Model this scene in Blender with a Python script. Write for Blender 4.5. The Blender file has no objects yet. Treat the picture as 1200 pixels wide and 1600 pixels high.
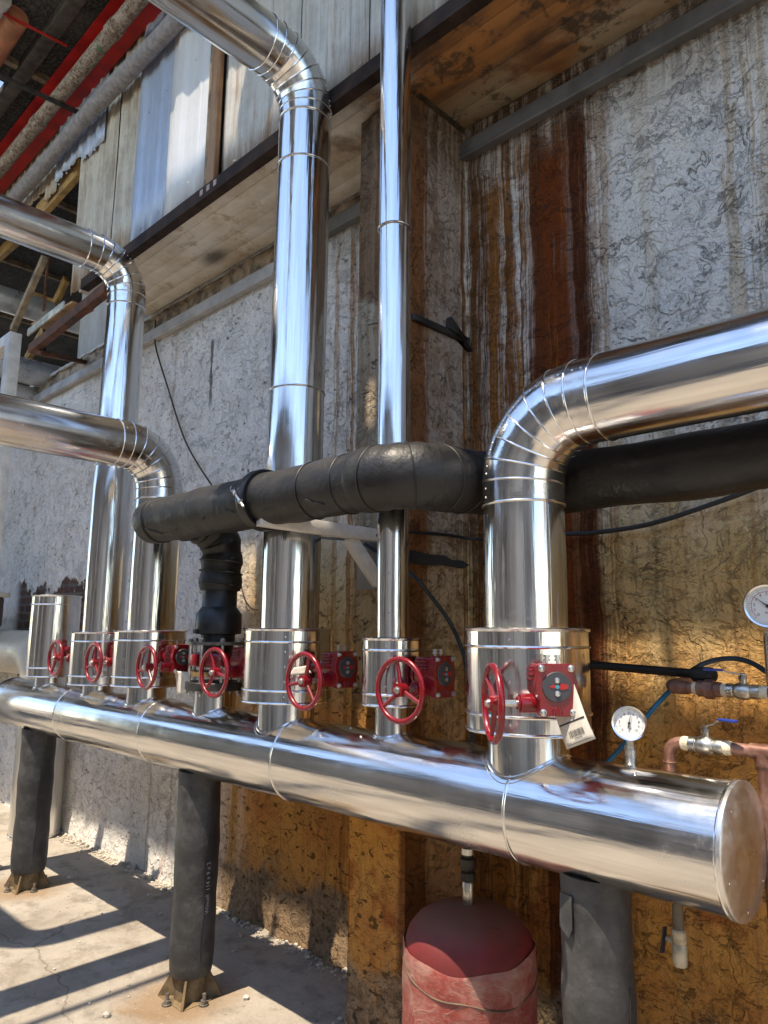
import bpy, bmesh, math, random
from mathutils import Vector, Matrix, noise
random.seed(7)
R = math.radians
PI = math.pi
scene = bpy.context.scene
COL = scene.collection

# ------------------------------------------------------------------ camera
CAM_LOC = Vector((0, -2.59, 1.6))
YAW, PITCH, ROLL, FPX = R(45.79), R(9.26), R(0.60), 1130.0
_d = Vector((-math.cos(YAW)*math.cos(PITCH), math.sin(YAW)*math.cos(PITCH), math.sin(PITCH)))
_r0 = _d.cross(Vector((0, 0, 1))).normalized()
_u0 = _r0.cross(_d)
_r = _r0*math.cos(ROLL) + _u0*math.sin(ROLL)
_u = -_r0*math.sin(ROLL) + _u0*math.cos(ROLL)
cam_data = bpy.data.cameras.new("camera")
cam = bpy.data.objects.new("camera", cam_data)
COL.objects.link(cam)
cam.matrix_world = Matrix(((_r.x, _u.x, -_d.x, CAM_LOC.x), (_r.y, _u.y, -_d.y, CAM_LOC.y),
                           (_r.z, _u.z, -_d.z, CAM_LOC.z), (0, 0, 0, 1)))
cam_data.sensor_fit = 'HORIZONTAL'
cam_data.sensor_width = 36
cam_data.lens = 36*FPX/1200
cam_data.clip_start = 0.05
cam_data.clip_end = 400
scene.camera = cam

def at(px, py, axis, val):
    """point of the photograph on a plane of the place (axis 0,1,2 = x,y,z)"""
    v = _d + _r*((px-600)/FPX) + _u*((800-py)/FPX)
    t = (val-CAM_LOC[axis])/v[axis]
    return CAM_LOC + v*t

# ------------------------------------------------------------------ light
SUN_K = 0.367                      # metres the shade moves towards the wall per metre of height
SUN_EL = math.atan2(1, SUN_K)
world = bpy.data.worlds.new("World")
scene.world = world
world.use_nodes = True
wn = world.node_tree
sky = wn.nodes.new("ShaderNodeTexSky")
sky.sky_type = 'NISHITA'
sky.sun_disc = False
sky.sun_elevation = SUN_EL
sky.sun_rotation = R(180)
sky.air_density = 1.0
sky.altitude = 1200
sky.dust_density = 0.1
sky.ozone_density = 3.0
wn.links.new(sky.outputs[0], wn.nodes["Background"].inputs[0])
wn.nodes["Background"].inputs[1].default_value = 0.15
sun_data = bpy.data.lights.new("sun", 'SUN')
sun_data.energy = 2.5
sun_data.angle = R(0.5)
sun_data.color = (1.0, 0.95, 0.86)
sun = bpy.data.objects.new("sun", sun_data)
COL.objects.link(sun)
sun.location = (0, -4, 12)
sun.rotation_euler = (math.atan(SUN_K), R(-0.8), 0)
scene.view_settings.view_transform = 'Standard'
scene.view_settings.look = 'None'
scene.view_settings.exposure = 1.58
scene.view_settings.gamma = 1
scene.view_settings.use_white_balance = True      # the phone's warm white balance
scene.view_settings.white_balance_temperature = 7600
scene.view_settings.white_balance_tint = 12
scene.cycles.use_denoising = True
scene.cycles.max_bounces = 10
scene.cycles.diffuse_bounces = 5
scene.cycles.glossy_bounces = 6
scene.cycles.sample_clamp_indirect = 6
scene.cycles.blur_glossy = 1.0

# ------------------------------------------------------------------ node helpers
class NT:
    def __init__(s, name):
        s.m = bpy.data.materials.new(name)
        s.m.use_nodes = True
        s.t = s.m.node_tree
        s.b = s.t.nodes["Principled BSDF"]
        s.out = s.t.nodes["Material Output"]
    def n(s, typ, **kw):
        o = s.t.nodes.new(typ)
        for k, v in kw.items():
            setattr(o, k, v)
        return o
    def put(s, sock, v):
        if isinstance(v, bpy.types.NodeSocket):
            s.t.links.new(v, sock)
        elif isinstance(v, (tuple, list)) and len(v) == 3 and sock.type == 'RGBA':
            sock.default_value = (*v, 1)
        else:
            sock.default_value = v
    def math(s, op, a, b=0.0, clamp=False, c=None):
        o = s.n("ShaderNodeMath", operation=op)
        o.use_clamp = clamp
        s.put(o.inputs[0], a); s.put(o.inputs[1], b)
        if c is not None: s.put(o.inputs[2], c)
        return o.outputs[0]
    def mix(s, f, a, b, mode='MIX'):
        o = s.n("ShaderNodeMix", data_type='RGBA', blend_type=mode)
        s.put(o.inputs[0], f); s.put(o.inputs[6], a); s.put(o.inputs[7], b)
        return o.outputs[2]
    def ss(s, v, lo, hi, a=0.0, b=1.0):
        o = s.n("ShaderNodeMapRange", interpolation_type='SMOOTHSTEP')
        s.put(o.inputs[0], v); s.put(o.inputs[1], lo); s.put(o.inputs[2], hi)
        s.put(o.inputs[3], a); s.put(o.inputs[4], b)
        return o.outputs[0]
    def pos(s):
        return s.n("ShaderNodeNewGeometry").outputs["Position"]
    def obj(s):
        return s.n("ShaderNodeTexCoord").outputs["Object"]
    def scale(s, vec, sc, loc=(0, 0, 0)):
        o = s.n("ShaderNodeMapping")
        s.put(o.inputs[0], vec)
        o.inputs[1].default_value = loc
        o.inputs[3].default_value = sc
        return o.outputs[0]
    def noise(s, vec, sc, det=4, rough=0.55, dist=0.0, color=False):
        o = s.n("ShaderNodeTexNoise")
        s.put(o.inputs["Vector"], vec)
        o.inputs["Scale"].default_value = sc
        o.inputs["Detail"].default_value = det
        o.inputs["Roughness"].default_value = rough
        o.inputs["Distortion"].default_value = dist
        return o.outputs[1 if color else 0]
    def vor(s, vec, sc, feature='F1', rand=1.0, out="Distance"):
        o = s.n("ShaderNodeTexVoronoi", feature=feature)
        s.put(o.inputs["Vector"], vec)
        o.inputs["Scale"].default_value = sc
        o.inputs["Randomness"].default_value = rand
        return o.outputs[out]
    def vadd(s, a, b):
        o = s.n("ShaderNodeVectorMath", operation='ADD')
        s.put(o.inputs[0], a); s.put(o.inputs[1], b)
        return o.outputs[0]
    def vscale(s, a, f):
        o = s.n("ShaderNodeVectorMath", operation='SCALE')
        s.put(o.inputs[0], a); s.put(o.inputs["Scale"], f)
        return o.outputs[0]
    def warp(s, vec, sc, amt, det=3):
        c = s.noise(vec, sc, det, color=True)
        o = s.n("ShaderNodeVectorMath", operation='SUBTRACT')
        s.put(o.inputs[0], c); o.inputs[1].default_value = (0.5, 0.5, 0.5)
        return s.vadd(vec, s.vscale(o.outputs[0], amt))
    def bump(s, h, strength=0.5, dist=0.01, normal=None):
        o = s.n("ShaderNodeBump")
        s.put(o.inputs["Height"], h)
        o.inputs["Strength"].default_value = strength
        o.inputs["Distance"].default_value = dist
        if normal is not None: s.put(o.inputs["Normal"], normal)
        return o.outputs[0]
    def set(s, **kw):
        names = dict(color="Base Color", metal="Metallic", rough="Roughness", normal="Normal", spec="Specular IOR Level",
                     coat="Coat Weight", alpha="Alpha", trans="Transmission Weight", sheen="Sheen Weight")
        for k, v in kw.items():
            s.put(s.b.inputs[names[k]], v)
        return s.m

def simple(name, col, rough=0.6, metal=0.0, var=0.25, sc=9.0, bumpd=0.0, spec=0.5):
    t = NT(name)
    p = t.obj()
    nz = t.noise(p, sc, 6, 0.65)
    f = t.ss(nz, 0.3, 0.7, 1-var, 1+var)
    c = t.mix(1.0, col, t.n("ShaderNodeCombineColor").outputs[0], 'MULTIPLY')
    comb = c.node.inputs[7].links[0].from_node
    for i in range(3): t.put(comb.inputs[i], f)
    kw = {}
    if bumpd: kw['normal'] = t.bump(t.noise(p, sc*6, 5, 0.7), 0.6, bumpd)
    return t.set(color=c, rough=t.ss(nz, 0.3, 0.7, max(0.02, rough-0.1), min(1, rough+0.1)), metal=metal, spec=spec, **kw)

# ------------------------------------------------------------------ mesh builder
def frame_of(ax):
    ax = Vector(ax).normalized()
    h = Vector((0, 0, 1)) if abs(ax.z) < 0.9 else Vector((1, 0, 0))
    a = ax.cross(h).normalized()
    return a, ax.cross(a).normalized(), ax

class MB:
    def __init__(s):
        s.v = []; s.f = []
    def add(s, vs, fs):
        o = len(s.v)
        s.v += [Vector(x) for x in vs]
        s.f += [[i+o for i in f] for f in fs]
        return s
    def tube(s, path, rad, seg=24, cap=True, closed=False):
        path = [Vector(p) for p in path]
        n = len(path)
        rads = rad if isinstance(rad, (list, tuple)) else [rad]*n
        rings = []
        t0 = (path[1]-path[0]).normalized()
        a, b, _ = frame_of(t0)
        prev = t0
        for i, p in enumerate(path):
            if closed:
                tin = (path[i]-path[i-1]).normalized(); tout = (path[(i+1) % n]-path[i]).normalized()
            else:
                tin = (path[i]-path[i-1]).normalized() if i else t0
                tout = (path[i+1]-path[i]).normalized() if i < n-1 else tin
            q = prev.rotation_difference(tin)
            a = q @ a; b = q @ b
            prev = tin
            nb = (tin+tout)
            nb = nb.normalized() if nb.length > 1e-6 else tin
            ring = []
            for k in range(seg):
                th = 2*PI*k/seg
                w = a*math.cos(th)*rads[i] + b*math.sin(th)*rads[i]
                dn = tin.dot(nb)
                if abs(dn) > 0.3:
                    w = w - tin*(w.dot(nb)/dn)
                ring.append(p+w)
            rings.append(ring)
        vs = [x for r_ in rings for x in r_]
        fs = []
        m = n if closed else n-1
        for i in range(m):
            j = (i+1) % n
            for k in range(seg):
                k2 = (k+1) % seg
                fs.append([i*seg+k, i*seg+k2, j*seg+k2, j*seg+k])
        if cap and not closed:
            fs.append(list(range(seg))[::-1])
            fs.append([(n-1)*seg+k for k in range(seg)])
        return s.add(vs, fs)
    def cyl(s, p0, p1, r0, r1=None, seg=24, cap=True):
        return s.tube([p0, p1], [r0, r0 if r1 is None else r1], seg, cap)
    def lathe(s, prof, o=(0, 0, 0), ax=(0, 0, 1), seg=32, cap=True):
        a, b, c = frame_of(ax)
        o = Vector(o)
        vs = []; fs = []
        for (r_, h) in prof:
            for k in range(seg):
                th = 2*PI*k/seg
                vs.append(o + c*h + (a*math.cos(th)+b*math.sin(th))*max(r_, 1e-4))
        for i in range(len(prof)-1):
            for k in range(seg):
                k2 = (k+1) % seg
                fs.append([i*seg+k, i*seg+k2, (i+1)*seg+k2, (i+1)*seg+k])
        if cap:
            fs.append(list(range(seg))[::-1]); fs.append([(len(prof)-1)*seg+k for k in range(seg)])
        return s.add(vs, fs)
    def torus(s, c, ax, Rr, r_, seg=40, sub=8, arc=(0, 2*PI)):
        a, b, n = frame_of(ax)
        c = Vector(c)
        full = abs(arc[1]-arc[0]-2*PI) < 1e-6
        cnt = seg if full else seg+1
        vs = []; fs = []
        for i in range(cnt):
            th = arc[0]+(arc[1]-arc[0])*i/seg
            dr = a*math.cos(th)+b*math.sin(th)
            for j in range(sub):
                ph = 2*PI*j/sub
                vs.append(c+dr*(Rr+r_*math.cos(ph))+n*(r_*math.sin(ph)))
        for i in range(seg):
            i2 = (i+1) % cnt
            for j in range(sub):
                j2 = (j+1) % sub
                fs.append([i*sub+j, i2*sub+j, i2*sub+j2, i*sub+j2])
        return s.add(vs, fs)
    def box(s, c, size, rot=None, bev=0.0):
        hx, hy, hz = [q/2 for q in size]
        bm = bmesh.new()
        bmesh.ops.create_cube(bm, size=1)
        for v in bm.verts: v.co = Vector((v.co.x*2*hx, v.co.y*2*hy, v.co.z*2*hz))
        if bev: bmesh.ops.bevel(bm, geom=bm.edges[:], offset=bev, segments=2, profile=0.5, affect='EDGES')
        M = rot if rot is not None else Matrix.Identity(3)
        bm.verts.ensure_lookup_table()
        vs = [M @ v.co + Vector(c) for v in bm.verts]
        fs = [[v.index for v in f.verts] for f in bm.faces]
        bm.free()
        return s.add(vs, fs)
    def bar(s, p0, p1, w, h, up=(0, 0, 1), bev=0.0):
        """rectangular bar from p0 to p1, w wide sideways, h along up"""
        p0 = Vector(p0); p1 = Vector(p1)
        t = (p1-p0)
        L = t.length; t = t.normalized()
        up = Vector(up)
        sd = t.cross(up).normalized(); u2 = sd.cross(t).normalized()
        M = Matrix((t, sd, u2)).transposed()
        return s.box((p0+p1)/2, (L, w, h), M, bev)
    def prism(s, poly, h0, h1, plane='xy', fn=None):
        """poly of 2-D points extruded from h0 to h1 along the third axis"""
        def P(a, b, h):
            return {'xy': (a, b, h), 'xz': (a, h, b), 'yz': (h, a, b)}[plane]
        n = len(poly)
        vs = [P(a, b, h0) for a, b in poly]+[P(a, b, h1) for a, b in poly]
        fs = [list(range(n))[::-1], [n+i for i in range(n)]]
        fs += [[i, (i+1) % n, n+(i+1) % n, n+i] for i in range(n)]
        return s.add(vs, fs)
    def dome(s, c, ax, r_, h, seg=10, rings=4):
        return s.lathe([(r_*math.cos(PI/2*i/rings), h*math.sin(PI/2*i/rings)) for i in range(rings+1)], c, ax, seg)
    def build(s, name, mat, parent=None, sharp=35, flat=False, local=False):
        me = bpy.data.meshes.new(name)
        me.from_pydata([tuple(v) for v in s.v], [], s.f)
        bm = bmesh.new(); bm.from_mesh(me)
        bmesh.ops.recalc_face_normals(bm, faces=bm.faces[:])
        lim = R(sharp)
        for f in bm.faces: f.smooth = not flat
        for e in bm.edges:
            if len(e.link_faces) == 2 and e.calc_face_angle(0) > lim: e.smooth = False
        bm.to_mesh(me); bm.free()
        me.materials.append(mat)
        o = bpy.data.objects.new(name, me)
        COL.objects.link(o)
        if parent is not None:
            if not local:
                M = parent.matrix_basis.copy()
                q = parent.parent
                while q is not None:
                    M = q.matrix_basis @ M
                    q = q.parent
                me.transform(M.inverted())
            o.parent = parent
        return o

def tag(o, label=None, cat=None, group=None, kind=None):
    if label: o['label'] = label
    if cat: o['category'] = cat
    if group: o['group'] = group
    if kind: o['kind'] = kind
    return o

def thing(name, label, cat, loc=(0, 0, 0), rz=0.0, group=None):
    o = bpy.data.objects.new(name, None)
    o.empty_display_size = 0.1
    COL.objects.link(o)
    o.location = loc
    o.rotation_euler = (0, 0, rz)
    return tag(o, label, cat, group)

def smooth_path(pts, n=8):
    pts = [Vector(p) for p in pts]
    out = []
    for i in range(len(pts)-1):
        p0 = pts[max(0, i-1)]; p1 = pts[i]; p2 = pts[i+1]; p3 = pts[min(len(pts)-1, i+2)]
        for k in range(n):
            t = k/n
            out.append(0.5*((2*p1)+(p2-p0)*t+(2*p0-5*p1+4*p2-p3)*t*t+(3*p1-p0-3*p2+p3)*t**3))
    out.append(pts[-1])
    return out

# ------------------------------------------------------------------ materials
def alu(name, axis, rough=0.165, scratch=1.0, tint=(0.78, 0.77, 0.755)):
    """bright aluminium sheet with roll marks along the sheet and slight hand-made waves"""
    t = NT(name)
    p = t.obj()
    sc = {'x': (1.0, 26, 26), 'y': (26, 1.0, 26), 'z': (26, 26, 1.0), 'n': (9, 9, 9)}[axis]
    st = t.noise(t.scale(p, sc), 1.0, 4, 0.6)
    wave = t.noise(t.scale(p, {'x': (1.2, 5, 5), 'y': (5, 1.2, 5), 'z': (5, 5, 1.2), 'n': (6, 6, 6)}[axis]), 1.0, 2, 0.4)
    st2 = t.noise(t.scale(p, tuple(q*2.6 for q in sc)), 1.0, 3, 0.55)
    h = t.math('ADD', t.math('MULTIPLY', st, 0.34), t.math('MULTIPLY', wave, 1.3))
    h = t.math('ADD', h, t.math('MULTIPLY', st2, 0.26 if axis == 'z' else 0.13))
    nb = t.bump(h, 0.42, 0.008)
    sm = t.noise(p, 3.5, 5, 0.65)
    fine = t.noise(t.scale(p, tuple(q*5 for q in sc)), 1.0, 3, 0.6)
    rg = t.math('ADD', t.ss(sm, 0.35, 0.75, rough-0.03, rough+0.10*scratch), t.ss(fine, 0.3, 0.7, -0.03, 0.03))
    # thin scratches and dusty smears
    scr = t.noise(t.warp(t.scale(p, (7, 7, 7)), 1.5, 0.6), 2.2, 2, 0.5)
    line = t.ss(t.math('ABSOLUTE', t.math('SUBTRACT', scr, 0.5)), 0.0, 0.008, 1.0, 0.0)
    dust = t.math('MULTIPLY', t.ss(sm, 0.55, 0.72), t.ss(t.noise(p, 40, 4, 0.7), 0.45, 0.75))
    k = t.math('MAXIMUM', t.math('MULTIPLY', line, t.ss(sm, 0.5, 0.65, 0.0, 0.10)), t.math('MULTIPLY', dust, 0.28))
    col = t.mix(t.ss(st2, 0.35, 0.68), tint, tuple(q*0.86 for q in tint))
    col = t.mix(k, col, (0.80, 0.79, 0.77))
    met = t.math('SUBTRACT', 1.0, t.math('MULTIPLY', k, 0.6))
    return t.set(color=col, metal=met, rough=t.math('ADD', rg, t.math('MULTIPLY', k, 0.35)), normal=nb)

ALU_X = alu("aluminium_along_x", 'x'); ALU_Y = alu("aluminium_along_y", 'y')
ALU_Z = alu("aluminium_along_z", 'z', rough=0.135); ALU_N = alu("aluminium_formed", 'n', rough=0.16)
SEAM = NT("aluminium_bead").set(color=(0.78, 0.78, 0.77), metal=1.0, rough=0.2)
STEEL = simple("zinc_steel", (0.62, 0.61, 0.58), 0.35, 1.0, 0.2, 30)
RED = NT("red_enamel")

_p = RED.obj(); _n = RED.noise(_p, 26, 5, 0.6)
_ch = RED.math('MULTIPLY', RED.ss(RED.noise(_p, 75, 5, 0.7), 0.66, 0.70), RED.ss(RED.noise(_p, 13, 3, 0.6), 0.5, 0.62))
_rc = RED.mix(RED.ss(_n, 0.55, 0.8), (0.20, 0.004, 0.009), (0.12, 0.003, 0.006))
RED = RED.set(color=RED.mix(RED.math('MULTIPLY', _ch, 0.7), _rc, (0.09, 0.05, 0.045)), rough=RED.ss(_n, 0.3, 0.7, 0.22, 0.36),
              coat=0.3, normal=RED.bump(RED.noise(_p, 60, 3, 0.5), 0.25, 0.001))
def foam_mat(name, col, dirt):
    t = NT(name)
    p = t.obj()
    a = t.noise(p, 7, 6, 0.7); b = t.noise(t.scale(p, (60, 60, 60)), 1.0, 3, 0.6)
    spk = t.math('MULTIPLY', t.ss(t.vor(t.warp(p, 20, 0.02), 60), 0.10, 0.03), t.ss(a, 0.5, 0.65))
    c = t.mix(t.ss(a, 0.4, 0.75, 0.0, 0.7), col, dirt)
    c = t.mix(t.math('MULTIPLY', spk, 0.5), c, (0.28, 0.26, 0.23))
    h = t.math('ADD', t.math('MULTIPLY', t.noise(p, 9, 4, 0.6), 2.2), t.math('MULTIPLY', b, 0.25))
    return t.set(color=c, rough=t.ss(a, 0.3, 0.7, 0.42, 0.62), normal=t.bump(h, 0.5, 0.008))
FOAM = foam_mat("black_foam_rubber", (0.009, 0.0086, 0.0082), (0.026, 0.024, 0.021))
SLEEVE = foam_mat("grey_foam_sleeve", (0.026, 0.0265, 0.028), (0.10, 0.098, 0.096))
BLACKP = simple("black_plastic", (0.012, 0.012, 0.013), 0.42, 0, 0.4, 20, 0.001)
BLACKS = simple("black_painted_steel", (0.012, 0.012, 0.012), 0.5, 0, 0.5, 30, 0.001)
DARKST = simple("dark_steel", (0.05, 0.047, 0.043), 0.5, 0.6, 0.5, 14, 0.002)
RUSTY = simple("rusty_steel", (0.10, 0.035, 0.015), 0.75, 0, 0.7, 11, 0.003)
RUSTPIPE = NT("flaking_pipe")
_p = RUSTPIPE.obj(); _n = RUSTPIPE.noise(RUSTPIPE.scale(_p, (22, 30, 30)), 1.0, 7, 0.75, 1.0); _m = RUSTPIPE.noise(_p, 2.3, 3)
_c = RUSTPIPE.mix(RUSTPIPE.ss(_n, 0.38, 0.62), (0.10, 0.055, 0.03), (0.34, 0.29, 0.25))
_c = RUSTPIPE.mix(RUSTPIPE.ss(RUSTPIPE.noise(_p, 1.7, 4, 0.7), 0.62, 0.68), _c, (0.06, 0.14, 0.07))
RUSTPIPE = RUSTPIPE.set(color=_c, rough=0.8, normal=RUSTPIPE.bump(_n, 0.8, 0.004))
REDPAINT = simple("dull_red_paint", (0.42, 0.016, 0.014), 0.55, 0, 0.35, 5)
CONDUIT = simple("grey_cloth_wrap", (0.22, 0.21, 0.22), 0.85, 0, 0.3, 30, 0.004)
WHITEST = simple("white_painted_steel", (0.62, 0.60, 0.55), 0.5, 0, 0.15, 12, 0.001)
GREYTRIM = simple("grey_flashing", (0.13, 0.125, 0.12), 0.55, 0.0, 0.3, 6, 0.001)
PALETRIM = simple("pale_flashing", (0.40, 0.39, 0.38), 0.6, 0, 0.25, 6, 0.001)
COPPER = NT("tarnished_copper")
_p = COPPER.obj(); _n = COPPER.noise(_p, 22, 6, 0.7)
COPPER = COPPER.set(color=COPPER.mix(COPPER.ss(_n, 0.35, 0.7), (0.17, 0.078, 0.052), (0.32, 0.17, 0.125)), metal=0.45, rough=COPPER.ss(_n, 0.3, 0.7, 0.42, 0.62),
                    normal=COPPER.bump(_n, 0.4, 0.002))
BRASS = simple("nickel_brass", (0.60, 0.57, 0.50), 0.32, 1.0, 0.25, 25, 0.001)
HEMP = simple("hemp_sealing", (0.66, 0.58, 0.42), 0.9, 0, 0.3, 50, 0.003)
BLUEH = NT("blue_lever").set(color=(0.015, 0.045, 0.28), rough=0.45)
BLUEHOSE = simple("blue_hose", (0.012, 0.13, 0.22), 0.4, 0, 0.2, 20)
NAVYHOSE = simple("dark_blue_hose", (0.012, 0.03, 0.045), 0.4, 0, 0.2, 20)
CABLE = NT("black_cable").set(color=(0.012, 0.012, 0.012), rough=0.5)
PAPER = simple("paper_tag", (0.60, 0.56, 0.48), 0.8, 0, 0.12, 20)
INK = NT("black_ink").set(color=(0.02, 0.02, 0.02), rough=0.7)
WHITEF = NT("gauge_face").set(color=(0.72, 0.72, 0.70), rough=0.35)
REDINK = NT("red_marking").set(color=(0.45, 0.02, 0.02), rough=0.5)
GREYD = NT("grey_dial_plate").set(color=(0.055, 0.055, 0.06), rough=0.5)
CYAN = NT("cyan_spot").set(color=(0.05, 0.30, 0.36), rough=0.4)
YELLOWT = simple("yellow_timber", (0.30, 0.18, 0.06), 0.75, 0, 0.4, 9, 0.002)
OLDWOOD = simple("weathered_wood", (0.23, 0.17, 0.11), 0.85, 0, 0.5, 9, 0.003)
DARKIN = simple("dark_interior", (0.02, 0.019, 0.018), 0.9, 0, 0.3, 3)
BEIGE = simple("cream_enamel", (0.60, 0.54, 0.42), 0.4, 0, 0.12, 8)
BLUEWRAP = NT("blue_plastic_scrap").set(color=(0.03, 0.20, 0.55), rough=0.4)
SLEEVETXT = NT("grey_print").set(color=(0.30, 0.30, 0.30), rough=0.7)
DUCT = simple("grey_duct", (0.50, 0.49, 0.48), 0.35, 0.6, 0.3, 4)

# wall plaster: smeared stucco, dirt and painted shadow lines in the creases, rust runs, ochre damp
def wall_mat():
    t = NT("stained_stucco")
    P = t.pos()
    sx = t.n("ShaderNodeSeparateXYZ"); t.put(sx.inputs[0], P)
    X, Y, Z = sx.outputs
    U = t.math('SUBTRACT', X, Y)
    cmb = t.n("ShaderNodeCombineXYZ")
    t.put(cmb.inputs[0], U); t.put(cmb.inputs[2], Z)
    UV = cmb.outputs[0]
    big = t.noise(P, 0.9, 4, 0.55)
    mid = t.noise(P, 3.0, 5, 0.6)
    fine = t.noise(P, 28, 6, 0.7)
    grit = t.noise(P, 120, 3, 0.7)
    rightC = t.ss(X, -2.12, -1.95)
    right = t.ss(t.math('ADD', X, t.math('MULTIPLY', mid, 0.5)), -3.4, -2.2)         # 0 left wall, 1 right of the pier
    # smears: long contours of trowelled plaster
    wp = t.warp(P, 2.2, 0.55, 4)
    wp2 = t.warp(wp, 9, 0.10, 3)
    edge = t.vor(wp2, 3.2, 'DISTANCE_TO_EDGE')
    gate = t.ss(t.noise(wp, 4.2, 3, 0.6), 0.47, 0.60)
    crackR = t.math('MULTIPLY', t.ss(edge, 0.0, 0.018, 1.0, 0.0), gate)
    def worms(sc, w, gsc, g0, g1, src):
        q = t.math('ABSOLUTE', t.math('SUBTRACT', t.noise(t.scale(src, (1, 1, 1.35)), sc, 5, 0.62), 0.5))
        return t.math('MULTIPLY', t.ss(q, 0.0, w, 1.0, 0.0), t.ss(t.noise(P, gsc, 3, 0.6), g0, g1))
    vw = t.noise(P, 6.5, 4, 0.65)
    def shelf(sc, src, w0, w1, det=6):  # dark contour painted as the shadow line of a flake edge
        q = t.noise(t.scale(src, (1, 1, 1.3)), sc, det, 0.58)
        line = t.ss(t.math('ABSOLUTE', t.math('SUBTRACT', q, 0.5)), 0.0, t.ss(vw, 0.46, 0.70, w0, w1), 1.0, 0.0)
        return t.math('MULTIPLY', line, t.ss(vw, 0.45, 0.55)), t.ss(q, 0.49, 0.525)
    l1, h1 = shelf(4.3, wp, 0.001, 0.020)
    l2, h2 = shelf(10.5, wp2, 0.001, 0.034)
    l3, h3 = shelf(23, wp, 0.001, 0.050, 4)
    g2 = t.ss(t.noise(P, 2.1, 3, 0.6), 0.48, 0.62); g3 = t.ss(t.noise(P, 3.3, 3, 0.6), 0.54, 0.66)
    crackF = t.math('MAXIMUM', t.math('MULTIPLY', l1, 0.9), t.math('MULTIPLY', l2, g2))
    crackF = t.math('MAXIMUM', crackF, t.math('MULTIPLY', t.math('MULTIPLY', l3, g3), 0.6))
    fineL = t.math('MULTIPLY', t.math('MAXIMUM', l3, t.math('MULTIPLY', l2, 0.7)), t.ss(vw, 0.42, 0.62))
    wrk = t.noise(t.scale(t.warp(P, 5, 0.18, 3), (1, 1, 1.5)), 26, 4, 0.62)
    rough_ = t.ss(t.noise(t.warp(P, 14, 0.05), 42, 5, 0.68), 0.58, 0.70)
    wrinkle = t.math('MULTIPLY', t.ss(wrk, 0.63, 0.68), t.ss(t.noise(P, 2.4, 4, 0.6), 0.50, 0.66))
    crackF = t.math('MAXIMUM', crackF, t.math('MULTIPLY', wrinkle, 0.8))
    # small pits, slanted
    rotm = t.n("ShaderNodeMapping"); t.put(rotm.inputs[0], t.warp(P, 12, 0.06))
    rotm.inputs[2].default_value = (0, R(-38), 0); rotm.inputs[3].default_value = (16, 16, 34)
    pitn = t.noise(rotm.outputs[0], 1.0, 4, 0.62)
    pits = t.math('MULTIPLY', t.ss(pitn, 0.618, 0.662), t.ss(mid, 0.36, 0.60, 0.2, 1.0))
    pits = t.math('MAXIMUM', pits, t.math('MULTIPLY', t.ss(pitn, 0.595, 0.64), t.math('MULTIPLY', t.ss(X, -4.3, -3.5), t.ss(Z, 2.3, 1.4))))
    pits2 = t.ss(t.noise(t.warp(P, 30, 0.03), 46, 3, 0.6), 0.64, 0.70)
    crR = t.math('MAXIMUM', t.math('MULTIPLY', crackR, 0.35), t.math('MULTIPLY', crackF, t.ss(t.noise(P, 1.4, 3, 0.6), 0.36, 0.60, 0.38, 1.0)))
    crL = t.math('MAXIMUM', pits, t.math('MULTIPLY', fineL, 0.10))
    crack = t.math('ADD', t.math('MULTIPLY', crR, rightC), t.math('MULTIPLY', crL, t.math('SUBTRACT', 1.0, rightC)), True)
    crack = t.math('MAXIMUM', crack, t.math('MULTIPLY', t.math('MULTIPLY', pits, rightC), 0.7))
    crack = t.math('MAXIMUM', crack, t.math('MULTIPLY', pits2, 0.3))
    crack = t.math('MAXIMUM', crack, t.math('MULTIPLY', t.math('MULTIPLY', rough_, rightC), t.ss(mid, 0.38, 0.62, 0.12, 0.60)))
    big_sp = t.ss(t.noise(t.scale(t.warp(P, 8, 0.10), (1, 1, 0.8)), 21, 4, 0.65), 0.66, 0.70)
    crack = t.math('MAXIMUM', crack, t.math('MULTIPLY', big_sp, t.ss(rightC, 0, 1, 0.85, 0.5)))
    gx = t.math('ADD', t.math('ABSOLUTE', t.math('SUBTRACT', X, -4.20)), t.math('MULTIPLY', t.math('SUBTRACT', t.noise(P, 14, 3, 0.6), 0.5), 0.06))
    groove = t.math('MULTIPLY', t.ss(gx, 0.022, 0.012), t.math('MULTIPLY', t.ss(Z, 3.60, 3.56), t.ss(Z, 3.02, 3.2)))
    crack = t.math('MAXIMUM', crack, t.math('MULTIPLY', groove, t.math('SUBTRACT', 1.0, rightC)))
    # vertical streak noises
    s1 = t.noise(t.scale(UV, (26, 1, 0.55)), 1.0, 5, 0.65)
    s2 = t.noise(t.scale(UV, (9, 1, 0.35), (3, 0, 0)), 1.0, 4, 0.6)
    s3 = t.noise(t.scale(UV, (60, 1, 1.2), (9, 0, 0)), 1.0, 4, 0.65)
    # base
    base = t.mix(right, (0.88, 0.845, 0.785), (0.78, 0.715, 0.615))
    base = t.mix(t.ss(mid, 0.42, 0.72, 0.0, 0.45), base, (0.60, 0.575, 0.53))
    fl1 = t.noise(t.warp(P, 3.0, 0.25, 4), 5.5, 9, 0.74)
    flake = t.math('MULTIPLY', t.ss(fl1, 0.555, 0.585), t.ss(t.noise(P, 1.7, 3, 0.6), 0.40, 0.58))
    base = t.mix(t.math('MULTIPLY', flake, t.ss(right, 0, 1, 0.22, 0.72)), base, (0.45, 0.425, 0.39))
    base = t.mix(t.math('MULTIPLY', t.ss(t.noise(t.scale(UV, (5.3, 1, 0.5), (7, 0, 2)), 1.0, 6, 0.7), 0.54, 0.70), t.ss(right, 0, 1, 0.10, 0.55)), base, (0.55, 0.40, 0.22))
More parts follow.
